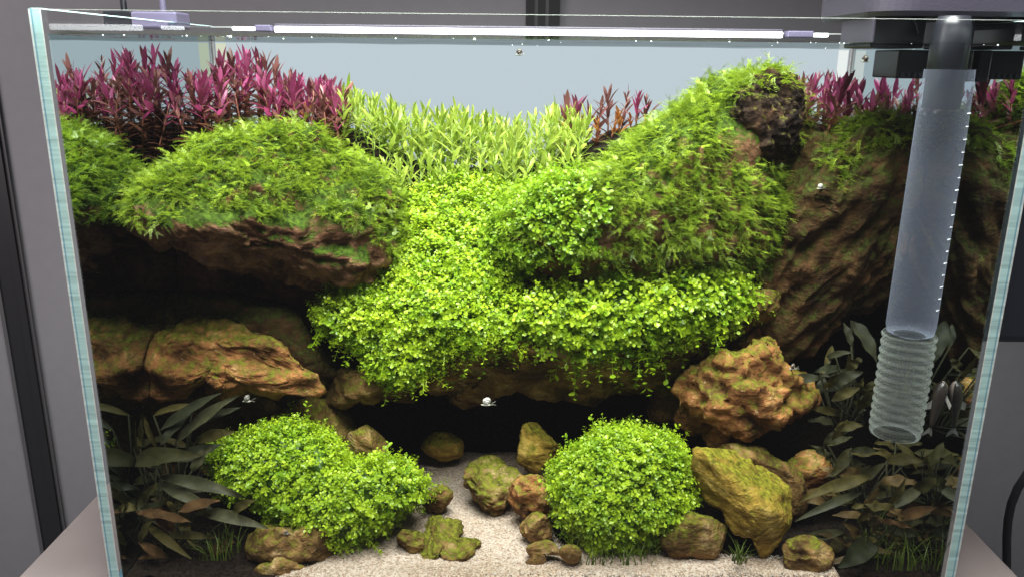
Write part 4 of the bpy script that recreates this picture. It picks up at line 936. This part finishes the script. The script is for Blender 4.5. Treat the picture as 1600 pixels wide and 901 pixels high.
def fish(label):
    c = P(1464, 632, 0.034); top = P(1476, 590, 0.034); bot = P(1452, 674, 0.034)
    d = top-bot; L = np.linalg.norm(d)*0.86; d = d/np.linalg.norm(d)
    t = empty('fish', tuple(c)); tag(t, label, 'fish')
    side = np.array([1.0, 0.15, 0.1]); side -= d*(side@d); side /= np.linalg.norm(side); w = np.cross(d, side)
    n = 14; st = [(-0.5, 0.012), (-0.40, 0.045), (-0.25, 0.07), (-0.05, 0.105), (0.15, 0.13), (0.30, 0.125), (0.40, 0.10), (0.47, 0.06), (0.5, 0.02)]
    vs = []; fs = []; mi = []
    for u, r in st:
        for k in range(n):
            a = 2*math.pi*k/n; q = d*u*L+side*(r*L*math.cos(a)*1.05)+w*(r*L*math.sin(a)*1.05); vs.append(tuple(q))
    for i in range(len(st)-1):
        for k in range(n):
            fs.append((i*n+k, i*n+(k+1) % n, (i+1)*n+(k+1) % n, (i+1)*n+k)); a = 2*math.pi*(k+0.5)/n; mi.append(1 if math.cos(a) > 0.72 else 0)
    fs += [tuple(range(n-1, -1, -1)), tuple((len(st)-1)*n+k for k in range(n))]; mi += [0, 1]
    me = bpy.data.meshes.new('body'); me.from_pydata(vs, [], fs); me.materials.append(MATS['fish_back']); me.materials.append(MATS['fish_belly'])
    me.polygons.foreach_set('material_index', mi); me.polygons.foreach_set('use_smooth', np.full(len(fs), True)); link('body', me, None, t)
    def fin(name, pts):
        pts = [np.array(p) for p in pts]; m = bpy.data.meshes.new(name); m.from_pydata([tuple(d*p[0]*L+side*p[1]*L+w*p[2]*L) for p in pts], [], [tuple(range(len(pts)))]); link(name, m, 'fish_fin', t)
    fin('tail_fin', [(-0.48, -0.02, 0), (-0.48, 0.02, 0), (-0.62, 0.10, 0.03), (-0.72, 0.12, 0.05), (-0.62, 0, 0.02), (-0.72, -0.12, 0.05), (-0.62, -0.10, 0.03)])
    fin('dorsal_fin', [(0.12, -0.10, 0), (-0.08, -0.085, 0), (-0.12, -0.20, 0.02), (0.02, -0.22, 0.01)])
    for s in (-1, 1): fin('side_fin', [(0.28, 0.05, s*0.1), (0.18, 0.05, s*0.1), (0.02, 0.08, s*0.26), (0.12, 0.09, s*0.27)])
    for s in (-1, 1):
        bm = bmesh.new(); bmesh.ops.create_uvsphere(bm, u_segments=8, v_segments=6, radius=0.022*L)
        off = Vector(d*0.38*L+w*s*0.085*L-side*0.02*L)
        for q in bm.verts: q.co += off
        link('eye', bm_mesh('eye', bm, True), 'shell_dark', t)
fish('slim striped fish clinging upright to the right glass')
# bubbles under the surface
iv, if_ = ICO[2]
nb = 34
bx = rng.uniform(xi0+0.01, xi1-0.01, nb); by = np.where(rng.random(nb) < 0.6, rng.uniform(0.0065, 0.02, nb), rng.uniform(0.02, 0.26, nb))
br = rng.uniform(0.0002, 0.0006, nb)*(1+1.2*(rng.random(nb) < 0.12))
bv_, bf_ = place(iv, if_, np.stack([bx, by, WATER_Z-br*0.6], -1), np.repeat(np.eye(3)[None], nb, 0), br)
bo = link('bubbles', mesh_np('bubbles', bv_, bf_, smooth=True), 'bubble'); tag(bo, 'tiny air bubbles floating along the water line', 'bubbles', kind='stuff')
